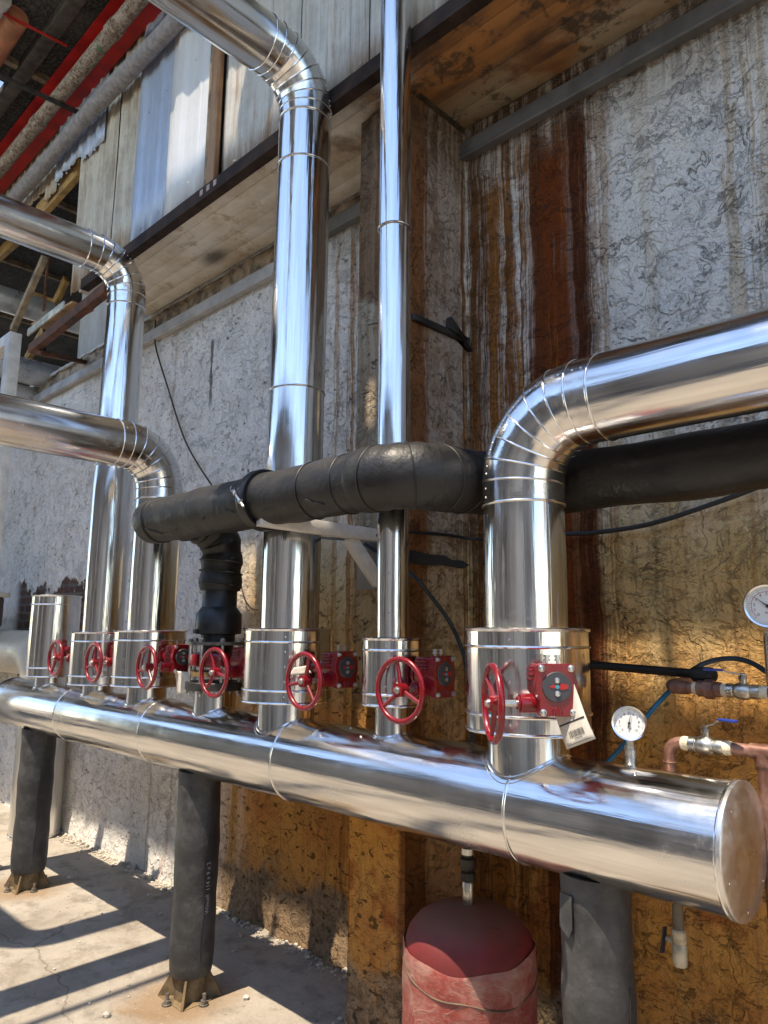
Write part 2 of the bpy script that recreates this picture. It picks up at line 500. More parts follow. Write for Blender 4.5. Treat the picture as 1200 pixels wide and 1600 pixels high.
    # soot low on the far left
    # ochre damp
    zz = t.math('ADD', Z, t.math('MULTIPLY', t.math('SUBTRACT', big, 0.5), 1.3))
    zz = t.math('ADD', zz, t.math('MULTIPLY', t.math('SUBTRACT', s2, 0.5), 0.9))
    ochL = t.math('MULTIPLY', t.ss(zz, 2.55, 1.70), t.ss(t.math('ADD', X, t.math('MULTIPLY', s2, 1.0)), -3.75, -2.95))
    ochR = t.math('MULTIPLY', t.ss(zz, 2.65, 1.85), right)
    och = t.math('MAXIMUM', ochL, ochR)
    ocol = t.mix(t.ss(mid, 0.35, 0.68), (0.60, 0.27, 0.036), (0.48, 0.165, 0.014))
    ocol = t.mix(t.ss(zz, 1.2, 1.9), ocol, (0.66, 0.46, 0.20))
    ocol = t.mix(t.math('MULTIPLY', t.ss(s1, 0.5, 0.72), 0.6), ocol, (0.24, 0.085, 0.012))
    col = t.mix(t.math('MULTIPLY', och, 0.93), base, ocol)
    redp = t.math('MULTIPLY', t.ss(t.noise(P, 3.4, 3, 0.6), 0.55, 0.62), t.ss(zz, 1.15, 0.75))
    col = t.mix(t.math('MULTIPLY', t.math('MULTIPLY', redp, right), 0.7), col, (0.34, 0.085, 0.022))
    # rust runs: (centre u, half width, z top, strength, colour)
    veil = t.math('MULTIPLY', t.math('MULTIPLY', t.ss(X, -2.02, -1.96), t.ss(X, -1.18, -1.40)), t.ss(Y, -0.10, -0.04))
    s4 = t.noise(t.scale(UV, (95, 1, 1.0), (2, 0, 5)), 1.0, 5, 0.65)
    vn = t.math('ADD', t.math('ADD', t.math('MULTIPLY', s1, 0.30), t.math('MULTIPLY', s4, 0.40)), t.math('MULTIPLY', fl1, 0.30))
    col = t.mix(t.math('MULTIPLY', veil, t.ss(vn, 0.475, 0.54, 0.10, 0.92)), col, t.mix(t.ss(s3, 0.44, 0.56), (0.42, 0.17, 0.03), (0.17, 0.062, 0.016)))
    runs = [(-1.525, 0.135, 3.84, 1.0, (0.165, 0.036, 0.006)), (-1.385, 0.060, 3.95, 1.0, (0.095, 0.024, 0.006)), (-1.60, 0.04, 3.95, 0.9, (0.12, 0.03, 0.007)),
            (-1.83, 0.05, 3.75, 0.95, (0.26, 0.090, 0.016)), (-1.735, 0.03, 3.9, 0.85, (0.20, 0.066, 0.014)), (-1.93, 0.035, 3.9, 0.95, (0.17, 0.062, 0.016)), (-1.885, 0.014, 3.9, 0.8, (0.10, 0.04, 0.014)),
            (-1.28, 0.022, 3.9, 0.45, (0.30, 0.14, 0.04)),
            (-0.78, 0.02, 3.9, 0.45, (0.46, 0.26, 0.08)), (-0.655, 0.028, 3.9, 0.42, (0.44, 0.25, 0.08)), (-0.71, 0.010, 3.9, 0.5, (0.42, 0.23, 0.07)), (-1.10, 0.03, 3.9, 0.22, (0.44, 0.30, 0.12)),
            (-2.60, 0.05, 3.9, 0.95, (0.17, 0.060, 0.016)), (-2.70, 0.02, 3.9, 0.85, (0.12, 0.045, 0.014)), (-2.78, 0.025, 3.9, 0.8, (0.30, 0.12, 0.028)), (-2.9, 0.025, 3.9, 0.6, (0.34, 0.16, 0.045)), (-3.05, 0.014, 3.9, 0.4, (0.36, 0.18, 0.06)),
            (-4.70, 0.014, 3.8, 0.55, (0.34, 0.24, 0.13)), (-3.72, 0.05, 1.5, 0.7, (0.46, 0.24, 0.05)), (-4.08, 0.09, 0.95, 0.65, (0.50, 0.29, 0.07)), (-3.88, 0.03, 0.8, 0.6, (0.34, 0.16, 0.04)),
            (-4.45, 0.02, 0.8, 0.4, (0.36, 0.12, 0.06)), (-1.97, 0.012, 3.95, 0.7, (0.08, 0.035, 0.014))]
    jit = t.math('ADD', t.math('ADD', t.math('MULTIPLY', t.math('SUBTRACT', s1, 0.5), 0.10), t.math('MULTIPLY', t.math('SUBTRACT', s3, 0.5), 0.14)), t.math('MULTIPLY', t.math('SUBTRACT', t.noise(t.scale(UV, (3, 1, 2.2)), 1.0, 5, 0.7), 0.5), 0.07))
    uj = t.math('ADD', U, jit)
    onback = t.ss(Y, -0.10, -0.04)
    uj = t.math('ADD', uj, t.math('MULTIPLY', t.math('SUBTRACT', 1.0, onback), 50.0))
    for (c, w, zt, st, rc) in runs:
        d = t.math('ABSOLUTE', t.math('SUBTRACT', uj, c))
        m = t.ss(d, w*0.35, w*1.25, 1.0, 0.0)
        m = t.math('MULTIPLY', m, t.ss(t.math('ADD', Z, t.math('MULTIPLY', s2, 0.3)), zt+0.2, zt-0.05))
        m = t.math('MULTIPLY', m, t.ss(s3, 0.26, 0.42, 0.55, 1.0))
        rc2 = t.mix(t.ss(s4, 0.56, 0.64, 0, 0.9), rc, (rc[0]*1.7+0.02, rc[1]*2.1+0.01, rc[2]*1.8))
        col = t.mix(t.math('MULTIPLY', m, st), col, rc2)
    # the pier: rust at its outer corner and a browner tone on the flank
    flank = t.math('MULTIPLY', t.ss(Y, -0.03, -0.06), t.ss(X, -2.03, -2.0))
    flank_tone = t.mix(t.ss(t.math('ADD', t.math('MULTIPLY', fl1, 0.6), t.math('MULTIPLY', s1, 0.4)), 0.42, 0.60), (0.33, 0.255, 0.205), (0.20, 0.105, 0.05))
    col = t.mix(t.math('MULTIPLY', flank, t.ss(Z, 1.2, 2.3, 0.30, 0.85)), col, flank_tone)
    fr = t.math('MULTIPLY', flank, t.ss(t.math('ADD', Y, jit), -0.27, -0.32))
    col = t.mix(t.math('MULTIPLY', fr, 0.9), col, (0.20, 0.068, 0.016))
    front = t.math('MULTIPLY', t.ss(Y, -0.395, -0.41), t.ss(Z, 1.4, 2.1))
    col = t.mix(t.math('MULTIPLY', front, 0.8), col, t.mix(t.ss(s1, 0.42, 0.6), (0.42, 0.38, 0.29), (0.27, 0.18, 0.09)))
    topfr = t.math('MULTIPLY', t.ss(Y, -0.395, -0.41), t.ss(t.math('ADD', Z, t.math('MULTIPLY', U, 0.5)), 2.15, 2.2))
    col = t.mix(t.math('MULTIPLY', topfr, 0.75), col, t.mix(t.ss(s3, 0.42, 0.6), (0.24, 0.11, 0.04), (0.12, 0.05, 0.02)))
    # grime under the flashing
    top = t.math('MULTIPLY', t.ss(t.math('ADD', Z, t.math('MULTIPLY', mid, 0.25)), 3.72, 4.02), t.ss(s1, 0.35, 0.6, 0.3, 1.0))
    col = t.mix(t.math('MULTIPLY', top, t.ss(right, 0, 1, 0.25, 0.8)), col, (0.12, 0.075, 0.045))
    # bare concrete at the foot
    zb = t.math('ADD', Z, t.math('MULTIPLY', t.math('SUBTRACT', t.noise(P, 4.5, 4, 0.6), 0.5), 0.55))
    foot = t.math('MULTIPLY', t.ss(zb, 0.38, 0.22), t.ss(X, -4.1, -3.7))
    fcol = t.mix(t.ss(fine, 0.35, 0.65), (0.19, 0.135, 0.085), (0.32, 0.235, 0.15))
    fcol = t.mix(t.ss(X, -5.0, -4.2), (0.34, 0.31, 0.27), fcol)
    col = t.mix(t.math('MULTIPLY', foot, 0.9), col, fcol)
    # plaster lost over brickwork on the far left
    bm_ = t.math('MULTIPLY', t.ss(X, -5.75, -5.95), t.ss(X, -7.55, -7.35))
    zq = t.math('ADD', Z, t.math('MULTIPLY', t.math('SUBTRACT', t.noise(P, 3.2, 4, 0.65), 0.5), 1.1))
    bmask = t.math('MULTIPLY', bm_, t.math('MULTIPLY', t.ss(zq, 1.20, 1.24), t.ss(zq, 1.98, 1.93)))
    bt = t.n("ShaderNodeTexBrick")
    sw = t.n("ShaderNodeCombineXYZ"); t.put(sw.inputs[0], X); t.put(sw.inputs[1], Z)
    t.put(bt.inputs["Vector"], t.warp(sw.outputs[0], 6, 0.03))
    bt.inputs["Scale"].default_value = 1.0
    bt.inputs["Brick Width"].default_value = 0.22; bt.inputs["Row Height"].default_value = 0.075; bt.inputs["Mortar Size"].default_value = 0.012
    bt.inputs["Color1"].default_value = (0.17, 0.08, 0.055, 1); bt.inputs["Color2"].default_value = (0.10, 0.06, 0.05, 1); bt.inputs["Mortar"].default_value = (0.16, 0.145, 0.13, 1)
    col = t.mix(bmask, col, bt.outputs[0])
    # dirt in the creases, plus shadow lines painted along flake edges
    dirt = t.mix(och, (0.04, 0.036, 0.034), (0.045, 0.025, 0.012))
    col = t.mix(t.math('MULTIPLY', crack, 0.78), col, dirt)
    col = t.mix(t.math('MULTIPLY', t.ss(grit, 0.40, 0.66), 0.22), col, t.mix(1.0, col, (0.62, 0.58, 0.54), 'MULTIPLY'))
    hgt = t.math('ADD', t.math('MULTIPLY', fine, 0.9), t.math('MULTIPLY', grit, 0.22))
    hgt = t.math('ADD', hgt, t.math('MULTIPLY', mid, 2.0))
    hgt = t.math('ADD', hgt, t.math('MULTIPLY', wrk, 0.35))
    hgt = t.math('ADD', hgt, t.math('MULTIPLY', edge, 0.7))
    hgt = t.math('SUBTRACT', hgt, t.math('MULTIPLY', crack, 0.9))
    hgt = t.math('SUBTRACT', hgt, t.math('MULTIPLY', flake, 0.55))
    hgt = t.math('ADD', hgt, t.math('ADD', t.math('MULTIPLY', h1, 0.7), t.math('MULTIPLY', h2, 0.3)))
    hgt = t.math('SUBTRACT', hgt, t.math('MULTIPLY', bmask, 1.4))
    wet = t.math('MULTIPLY', right, t.ss(s2, 0.5, 0.65))
    return t.set(color=col, rough=0.9, normal=t.bump(hgt, 0.9, 0.017), spec=0.18)
WALL = wall_mat()

def concrete_mat():
    t = NT("worn_concrete")
    P = t.pos()
    a = t.noise(P, 1.1, 6, 0.62); b = t.noise(P, 7, 6, 0.7); c = t.noise(P, 60, 4, 0.7)
    col = t.mix(t.ss(a, 0.35, 0.68), (0.39, 0.35, 0.295), (0.29, 0.255, 0.21))
    col = t.mix(t.ss(b, 0.46, 0.70, 0, 0.75), col, (0.175, 0.15, 0.12))
    col = t.mix(t.ss(t.noise(P, 2.6, 6, 0.7, 0.6), 0.52, 0.66, 0, 0.55), col, (0.20, 0.165, 0.125))
    wp = t.warp(P, 2.0, 0.5, 4)
    cr = t.ss(t.vor(wp, 0.55, 'DISTANCE_TO_EDGE'), 0.0, 0.006, 1.0, 0.0)
    col = t.mix(t.math('MULTIPLY', t.math('MULTIPLY', cr, t.ss(a, 0.44, 0.56)), 0.65), col, (0.12, 0.10, 0.08))
    rust = t.vor(P, 1.0)
    sx = t.n("ShaderNodeSeparateXYZ"); t.put(sx.inputs[0], P)
    for (x, y) in ((-3.03, -0.72), (-4.93, -0.69), (-1.05, -0.67)):
        dx = t.math('SUBTRACT', sx.outputs[0], x); dy = t.math('SUBTRACT', sx.outputs[1], y)
        d = t.math('SQRT', t.math('ADD', t.math('MULTIPLY', dx, dx), t.math('MULTIPLY', dy, dy)))
        m = t.ss(t.math('ADD', d, t.math('MULTIPLY', t.math('SUBTRACT', b, 0.5), 0.35)), 0.34, 0.12)
        col = t.mix(t.math('MULTIPLY', m, 0.65), col, (0.22, 0.12, 0.045))
    spots = t.ss(t.noise(P, 26, 4, 0.6), 0.64, 0.70)
    col = t.mix(t.math('MULTIPLY', spots, 0.6), col, (0.12, 0.10, 0.08))
    col = t.mix(t.ss(c, 0.58, 0.70, 0, 0.35), col, (0.62, 0.57, 0.50))
    h = t.math('ADD', t.math('MULTIPLY', b, 1.2), t.math('MULTIPLY', c, 0.35))
    h = t.math('SUBTRACT', h, t.math('MULTIPLY', cr, 0.1))
    return t.set(color=col, rough=0.9, normal=t.bump(h, 0.6, 0.012), spec=0.3)
CONC = concrete_mat()

def sheet_mat(name, c1, c2, rust=0.4, metal=0.0, rough=0.6):
    t = NT(name)
    P = t.pos()
    sx = t.n("ShaderNodeSeparateXYZ"); t.put(sx.inputs[0], P)
    s1 = t.noise(t.scale(P, (15, 15, 1.3)), 1.0, 7, 0.72)
    s2 = t.noise(t.scale(P, (8, 8, 0.7), (4, 0, 0)), 1.0, 6, 0.7)
    b = t.noise(P, 3.6, 7, 0.72)
    col = t.mix(t.ss(t.math('ADD', t.math('MULTIPLY', s1, 0.5), t.math('MULTIPLY', b, 0.5)), 0.38, 0.64), c1, c2)
    low = t.ss(t.math('ADD', sx.outputs[2], t.math('MULTIPLY', t.math('SUBTRACT', s2, 0.5), 0.8)), 4.38, 4.15)
    rm = t.math('MULTIPLY', t.math('MAXIMUM', t.ss(s2, 0.56, 0.68), low), t.ss(s1, 0.4, 0.6, 0.35, 1.0))
    col = t.mix(t.math('MULTIPLY', rm, rust), col, (0.26, 0.13, 0.05))
    dots = t.ss(t.noise(P, 38, 3, 0.6), 0.70, 0.74)
    col = t.mix(t.math('MULTIPLY', dots, 0.5*min(1, rust*2)), col, (0.06, 0.05, 0.04))
    return t.set(color=col, rough=rough, metal=metal, normal=t.bump(t.math('ADD', s1, t.math('MULTIPLY', b, 2.0)), 0.3, 0.006))
SH_OLD = sheet_mat("aged_white_sheet", (0.50, 0.46, 0.38), (0.27, 0.225, 0.17), 0.9)
SH_GREY = sheet_mat("grey_white_sheet", (0.47, 0.45, 0.41), (0.30, 0.28, 0.245), 0.75)
SH_BLUE = sheet_mat("galvanised_sky_tint", (0.36, 0.42, 0.52), (0.28, 0.335, 0.43), 0.10, 0.25, 0.45)  # the sky's reflection is painted into the sheet colour as blue
SH_WHITE = sheet_mat("new_white_sheet", (0.56, 0.57, 0.58), (0.48, 0.49, 0.50), 0.06, 0.1, 0.45)
SH_RUST = sheet_mat("rusted_wood_strip", (0.30, 0.17, 0.085), (0.17, 0.075, 0.03), 0.6)

def soffit_mat():
    t = NT("stained_soffit_boards")
    P = t.pos()
    sx = t.n("ShaderNodeSeparateXYZ"); t.put(sx.inputs[0], P)
    X, Y, Z = sx.outputs
    s = t.noise(t.scale(P, (2.6, 8, 8)), 1.0, 6, 0.7)
    b = t.noise(P, 2.2, 5, 0.65)
    f = t.noise(P, 30, 4, 0.7)
    col = t.mix(t.ss(t.math('ADD', t.math('MULTIPLY', s, 0.35), t.math('MULTIPLY', b, 0.65)), 0.40, 0.62), (0.74, 0.68, 0.58), (0.56, 0.46, 0.34))
    blot = t.noise(t.warp(P, 3, 0.3, 4), 4.5, 7, 0.7)
    col = t.mix(t.ss(blot, 0.54, 0.64, 0, 0.6), col, (0.36, 0.24, 0.13))
    lng = t.noise(t.scale(P, (0.8, 5, 5)), 1.0, 6, 0.65)
    rr = t.ss(t.math('ADD', X, t.math('MULTIPLY', t.math('SUBTRACT', b, 0.5), 1.6)), -2.7, -1.9)
    rust = t.mix(t.ss(t.math('ADD', t.math('MULTIPLY', b, 0.35), t.math('MULTIPLY', lng, 0.65)), 0.42, 0.58), (0.085, 0.030, 0.012), (0.42, 0.17, 0.04))
    rust = t.mix(t.math('MULTIPLY', t.ss(Y, -0.30, -0.12), t.ss(b, 0.4, 0.55)), rust, (0.40, 0.30, 0.19))
    rust = t.mix(t.ss(blot, 0.52, 0.60, 0, 0.85), rust, (0.045, 0.025, 0.014))
    col = t.mix(t.math('MULTIPLY', rr, 0.95), col, rust)
    edge = t.math('MULTIPLY', t.ss(t.math('ADD', Y, t.math('MULTIPLY', b, 0.2)), -0.40, -0.46), t.ss(b, 0.42, 0.6))
    col = t.mix(t.math('MULTIPLY', edge, 0.7), col, (0.16, 0.075, 0.03))
    burn = t.vor(P, 1.0)
    dx = t.math('SUBTRACT', X, -3.95); dy = t.math('SUBTRACT', Y, -0.16)
    d = t.math('SQRT', t.math('ADD', t.math('MULTIPLY', t.math('MULTIPLY', dx, dx), 0.25), t.math('MULTIPLY', dy, dy)))
    col = t.mix(t.ss(t.math('ADD', d, t.math('MULTIPLY', b, 0.12)), 0.16, 0.07, 0, 0.8), col, (0.03, 0.025, 0.02))
    spots = t.ss(f, 0.66, 0.72)
    col = t.mix(t.math('MULTIPLY', spots, 0.5), col, (0.09, 0.055, 0.03))
    return t.set(color=col, rough=t.ss(rr, 0, 1, 0.75, 0.5), normal=t.bump(t.math('ADD', s, f), 0.4, 0.004))
SOFFIT = soffit_mat()
def roof_mat():
    t = NT("tarred_roof_underside")
    P = t.pos()
    a = t.noise(P, 45, 5, 0.8); b = t.noise(P, 2, 4)
    col = t.mix(t.ss(a, 0.42, 0.68), (0.018, 0.018, 0.018), (0.11, 0.105, 0.10))
    col = t.mix(t.ss(b, 0.5, 0.7, 0, 0.4), col, (0.14, 0.13, 0.12))
    return t.set(color=col, rough=0.95, normal=t.bump(a, 0.7, 0.01))
ROOFM = roof_mat()

# ================================================================== SETTING
gm = MB()
gm.add([(-60, -60, 0), (60, -60, 0), (60, 60, 0), (-60, 60, 0)], [[0, 1, 2, 3]])
tag(gm.build('ground', CONC), kind='structure')

def fbm(v, o=4, h=0.8, l=2.1):
    return noise.fractal(v, h, l, o)
def plaster_grid(mb, o, du, dv, nrm, L, H, step, amp=0.010, edge_u0=False, edge_u1=False):
    nu = max(2, int(L/step)); nv = max(2, int(H/step))
    vs = []
    for j in range(nv+1):
        for i in range(nu+1):
            u_, v_ = L*i/nu, H*j/nv
            p = Vector(o)+Vector(du)*u_+Vector(dv)*v_
            d = amp*(fbm(p*2.3, 3)*0.9+abs(noise.noise(p*7.5))*0.7-0.25+noise.noise(p*19)*0.22)
            zt = p.z
            if zt < 0.16:
                d += (0.16-zt)*0.35*max(0, 0.35+fbm(Vector((p.x*3, p.y*3, 1.0)), 3))
            k = 1.0
            if edge_u0: k = min(k, u_/0.05)
            if edge_u1: k = min(k, (L-u_)/0.05)
            q = p+Vector(nrm)*d*max(0.0, min(1.0, k))
            vs.append(q)
    fs = [[j*(nu+1)+i, j*(nu+1)+i+1, (j+1)*(nu+1)+i+1, (j+1)*(nu+1)+i] for j in range(nv) for i in range(nu)]
    mb.add(vs, fs)
wall_t = thing('plaster_wall', 'stained stucco factory wall with ochre damp and long rust runs behind the pipes', 'wall', (-3, 0, 0))
wm = MB()
plaster_grid(wm, (-8.6, 0, -0.03), (1, 0, 0), (0, 0, 1), (0, -1, 0), 8.6, 4.09, 0.024)
wm.box((-12.3, 0.05, 2.02), (7.4, 0.1, 4.08)); wm.box((2.5, 0.05, 2.02), (5.0, 0.1, 4.08))
wm.box((-4.3, 0.12, 2.02), (8.6, 0.14, 4.07))
wm.build('stucco_face', WALL, wall_t)
PX0, PX1, PY = -2.29, -1.98, -0.42
pm = MB()
plaster_grid(pm, (PX0, PY, -0.03), (1, 0, 0), (0, 0, 1), (0, -1, 0), PX1-PX0, 4.05, 0.022, 0.010)
plaster_grid(pm, (PX1, PY, -0.03), (0, 1, 0), (0, 0, 1), (1, 0, 0), -PY, 4.05, 0.022, 0.009, edge_u0=True)
plaster_grid(pm, (PX0, 0, -0.03), (0, -1, 0), (0, 0, 1), (-1, 0, 0), -PY, 4.05, 0.03, 0.006, edge_u1=True)
pm.build('pier', WALL, wall_t, sharp=60)
# steel scraps and a near-black plate for the shade in a gash
sm_ = MB()
sm_.bar((PX1+0.012, -0.40, 2.935), (PX1+0.012, -0.01, 2.94), 0.018, 0.028)
sm_.prism([(-0.17, 2.95), (-0.03, 2.93), (0.0, 2.89), (-0.16, 3.01)], PX1+0.004, PX1+0.03, 'yz')
sm_.build('embedded_angle', DARKST, wall_t)
gs = MB()
gs.prism([(-0.40, 1.872), (-0.30, 1.868), (-0.20, 1.876), (-0.06, 1.872), (-0.02, 1.888), (-0.07, 1.905), (-0.14, 1.902), (-0.20, 1.918), (-0.29, 1.914), (-0.40, 1.922)], PX1-0.01, PX1+0.015, 'yz')
gs.build('gash_shade', DARKIN, wall_t)  # raised plate, its dark colour standing for shade inside the gash

# flashing along the top of the wall
def flashing(name, label, x0, x1, mat, z=3.875):
    m = MB()
    prof = [(0.0, 0.085), (-0.035, 0.085), (-0.045, 0.078), (-0.05, 0.0), (-0.06, -0.006), (-0.052, -0.012), (-0.045, -0.004), (0.0, -0.004)]
    m.prism([(y-0.004, z+h) for y, h in prof], x0, x1, 'yz')
    for k in range(int((x1-x0)/0.5)):
        m.dome((x0+0.2+0.5*k, -0.052, z+0.04), (0, -1, 0), 0.006, 0.004)
    tag(m.build(name, mat, sharp=25), label, 'flashing')
flashing('wall_flashing', 'dark grey metal flashing along top of the stained wall right of the pier', PX1+0.004, 1.4, GREYTRIM)
flashing('wall_flashing', 'short grey metal flashing between the thick middle riser and the pier', -3.45, PX0-0.004, GREYTRIM)
flashing('wall_flashing', 'pale weathered flashing above the white wall at the left', -9.0, -3.46, PALETRIM, 3.80)

# soffit and the siding above it
SZ = 4.045; SY = -0.57
sf = thing('soffit', 'rust stained board soffit under the metal siding', 'soffit', (-2, -0.3, SZ))
bw = 0.112
for k in range(5):
    y0 = -0.012-bw*(k+1)+0.0005; y1 = -0.012-bw*k-0.0015
    b_ = MB()
    segs = [(-5.15, PX0-0.006), (PX1+0.006, 1.5)] if y0 > PY else [(-5.15, 1.5)]
    if y0 < PY < y1: segs = [(-5.15, 1.5)]
    for (a0, a1) in segs:
        xs = a0
        while xs < a1:
            xe = a1
            dz = random.uniform(-0.002, 0.003)
            b_.box(((xs+xe)/2, (y0+y1)/2, SZ+0.012+dz), (xe-xs-0.002, y1-y0, 0.02), bev=0.003)
            xs = xe
    b_.build('board', SOFFIT, sf)
m = MB(); m.box((-1.8, -0.23, SZ+0.06), (6.7, 0.66, 0.05)); m.build('backing', OLDWOOD, sf)
eb = thing('edge_angle', 'dark rusty steel angle along the bottom edge of the siding', 'steel angle', (-3, SY, SZ))
m = MB()
m.prism([(SY-0.030, SZ-0.016), (SY+0.03, SZ-0.016), (SY+0.03, SZ-0.008), (SY-0.022, SZ-0.008), (SY-0.022, SZ+0.062), (SY-0.030, SZ+0.062)], -5.05, 1.5, 'yz')
m.build('angle', simple("dark_rust_angle", (0.040, 0.025, 0.019), 0.8, 0.0, 0.6, 7, 0.003, 0.2), eb)
for x in (-3.43, -3.36, -3.29):
    MB().box((x, SY-0.031, SZ+0.03), (0.03, 0.003, 0.035)).build('paint_patch', simple("pinkish_primer", (0.36, 0.25, 0.22), 0.7), eb)

def sheet(label, x0, x1, zb, zt, mat, y=SY, pitch=0.115, rib=0.014, cut=None, jag=0.0, tilt=0.0, cat='siding sheet'):
    pitch *= 1.35
    """trapezoidal sheet standing on edge; cut(x) gives its bottom edge"""
    pts = []
    x = x0
    n = max(1, round((x1-x0)/pitch)); pt = (x1-x0)/n
    for k in range(n):
        a = x0+k*pt
        pts += [(a, 0), (a+pt*0.10, 0), (a+pt*0.20, rib), (a+pt*0.36, rib), (a+pt*0.46, 0), (a+pt*0.73, 0), (a+pt*0.75, rib*0.3), (a+pt*0.79, rib*0.3), (a+pt*0.81, 0)]
    pts.append((x1, 0))
    m = MB(); vs = []; fs = []
    rows = 6
    for (a, h) in pts:
        b0 = (cut(a) if cut else zb)+random.uniform(-jag, jag)
        for j in range(rows+1):
            z = b0+(zt-b0)*j/rows
            wob = 0.006*noise.noise(Vector((a*2, y, z*1.5)))
            vs.append((a+tilt*(z-zb), y+0.026-h+wob, z))
    for i in range(len(pts)-1):
        for j in range(rows):
            q = i*(rows+1)+j
            fs.append([q, q+1, q+rows+2, q+rows+1])
    m.add(vs, fs)
    for zz in (zb+0.12, (zb+zt)/2):
        for k in range(n):
            if random.random() < 0.75:
                m.dome((x0+k*pt+pt*0.6, y+0.025, zz+random.uniform(-0.02, 0.02)), (0, -1, 0), 0.008, 0.006, 8, 2)
    o = m.build('siding_sheet', mat, sharp=20)
    sol = o.modifiers.new('thickness', 'SOLIDIFY'); sol.thickness = 0.0018; sol.offset = 1
    return tag(o, label, cat, 'metal siding sheets above the soffit')
ZT = 6.03
sheet('weathered cream siding sheet at the left end under the grey wrapped pipe', -6.10, -5.86, 5.20, ZT, SH_OLD)
sheet('weathered cream siding sheet above the open bay beyond the left edge', -7.6, -6.11, 5.32, ZT, SH_OLD)
sheet('short bluish siding sheet torn off above the yellow timber', -5.85, -4.93, 5.1, 5.9, SH_BLUE, y=SY-0.02, cut=lambda x: 5.18 if x > -5.3 else 5.25, jag=0.02)
sheet('aged cream siding sheet right of the yellow timber opening', -5.36, -4.72, 4.10, ZT, SH_OLD, tilt=-0.01)
sheet('aged cream siding sheet beside the blue grey sheet', -4.70, -4.34, 4.09, ZT, SH_OLD, y=SY-0.004)
sheet('tall blue grey galvanised siding sheet left of the sunlit white one', -4.37, -3.89, 4.075, ZT, SH_BLUE, y=SY-0.024, pitch=0.16)
sheet('bright white siding sheet partly in the sun', -3.91, -3.44, 4.10, ZT, SH_WHITE, y=SY-0.030, pitch=0.235, rib=0.018)
o_ = MB()
o_.box((-3.405, SY-0.012, 4.80), (0.035, 0.03, 1.40), bev=0.004)
tag(o_.build('batten', OLDWOOD), 'dark weathered batten right of the sunlit white sheet', 'batten')
o_ = MB(); o_.box((-3.352, SY-0.012, 4.80), (0.078, 0.035, 1.42), bev=0.006)
tag(o_.build('batten', SH_RUST), 'orange rusty strip between the dark batten and the grey siding', 'batten')
gx = [-3.32, -2.87, -2.62, -2.24, -2.11, -1.66, -1.22, -0.78, -0.30, 0.2, 0.7, 1.2]
names = ['grey siding sheet just right of the orange strip, half in the sun', 'grey siding sheet behind the bend of the thick middle riser',
         'grey siding sheet right of the thick middle riser', 'narrow rust streaked siding strip left of the thin riser', 'grey siding sheet behind the thin riser',
         'rust spotted siding sheet right of the thin riser']
for i in range(len(gx)-1):
    lab = names[i] if i < len(names) else 'grey siding sheet over the right end of the soffit, beyond the top of the photo'
    sheet(lab, gx[i], gx[i+1]-0.004, 4.085+random.uniform(-0.01, 0.015), 5.9, SH_GREY, y=SY-0.003*(i % 2), pitch=0.15, rib=0.012)
# wall behind the siding so that no sky shows through
bk = MB(); bk.box((-1.75, SY+0.09, 5.05), (6.5, 0.08, 1.9))
tag(bk.build('backing_wall', DARKIN), 'dark boarding behind the metal siding', 'wall')

# ------------------------------------------------------------------ roof overhead
RZ = 6.05
rt = thing('canopy_roof', 'dark tarred lean-to roof with holes seen from below', 'roof', (-4, -1.3, RZ))
def slab(m, x0, x1, y0, y1, z0=RZ, z1=RZ+0.06):
    m.box(((x0+x1)/2, (y0+y1)/2, (z0+z1)/2), (x1-x0, y1-y0, z1-z0))
RY0, RY1 = -2.165, 2.3
rm_ = MB()
hx0, hx1, hy0, hy1 = -3.93, -2.78, -1.30, -0.985
holes = [(hx0, hx1, hy0, hy1), (-6.75, -6.02, -1.01, -0.90),            # missing sheets
         (-2.80, -2.50, -1.715, -1.635), (-2.33, -2.22, -1.73, -1.65), (-1.45, -1.18, -1.71, -1.64), (-1.14, -0.72, -1.725, -1.63), (-0.66, -0.2, -1.70, -1.625),   # open lap joint
         (-3.86, -3.66, -1.585, -1.45)]
xs_ = sorted({-14, 4}|{h[0] for h in holes}|{h[1] for h in holes}); ys_ = sorted({RY0, RY1}|{h[2] for h in holes}|{h[3] for h in holes})
for i in range(len(xs_)-1):
    run = None
    for j in range(len(ys_)-1):
        cx, cy = (xs_[i]+xs_[i+1])/2, (ys_[j]+ys_[j+1])/2
        open_ = any(h[0] < cx < h[1] and h[2] < cy < h[3] for h in holes)
        if not open_ and run is None: run = ys_[j]
        if run is not None and (open_ or j == len(ys_)-2):
            slab(rm_, xs_[i], xs_[i+1], run, ys_[j] if open_ else ys_[j+1], RZ, RZ+0.012)
            run = None
slab(rm_, -22, -8.0, -5.6, RY0, RZ+0.03, RZ+0.042); slab(rm_, -22, -14, RY0, RY1)
# bits of sheet still hanging into the hole
rm_.prism([(-3.62, hy0), (-3.45, hy0), (-3.45, hy0+0.06), (-3.55, hy0+0.075), (-3.62, hy0+0.05)], RZ, RZ+0.02)
rm_.prism([(-3.45, hy0), (-3.33, hy0), (-3.33, hy1), (-3.42, hy1)], RZ, RZ+0.02)
rm_.prism([(-3.20, hy0), (-2.98, hy0), (-2.98, hy1), (-3.10, hy1), (-3.20, hy0+0.17)], RZ, RZ+0.02)
rm_.prism([(-2.98, hy0+0.10), (-2.78, hy0+0.15), (-2.78, hy1), (-2.98, hy1)], RZ, RZ+0.02)
rm_.build('deck', ROOFM, rt)
pl_ = MB()
pl_.box((-5, -0.93, RZ-0.05), (18, 0.10, 0.095), bev=0.004)
pl_.build('purlin', simple("dirty_purlin", (0.055, 0.05, 0.046), 0.9, 0, 0.6, 12, 0.003), rt)
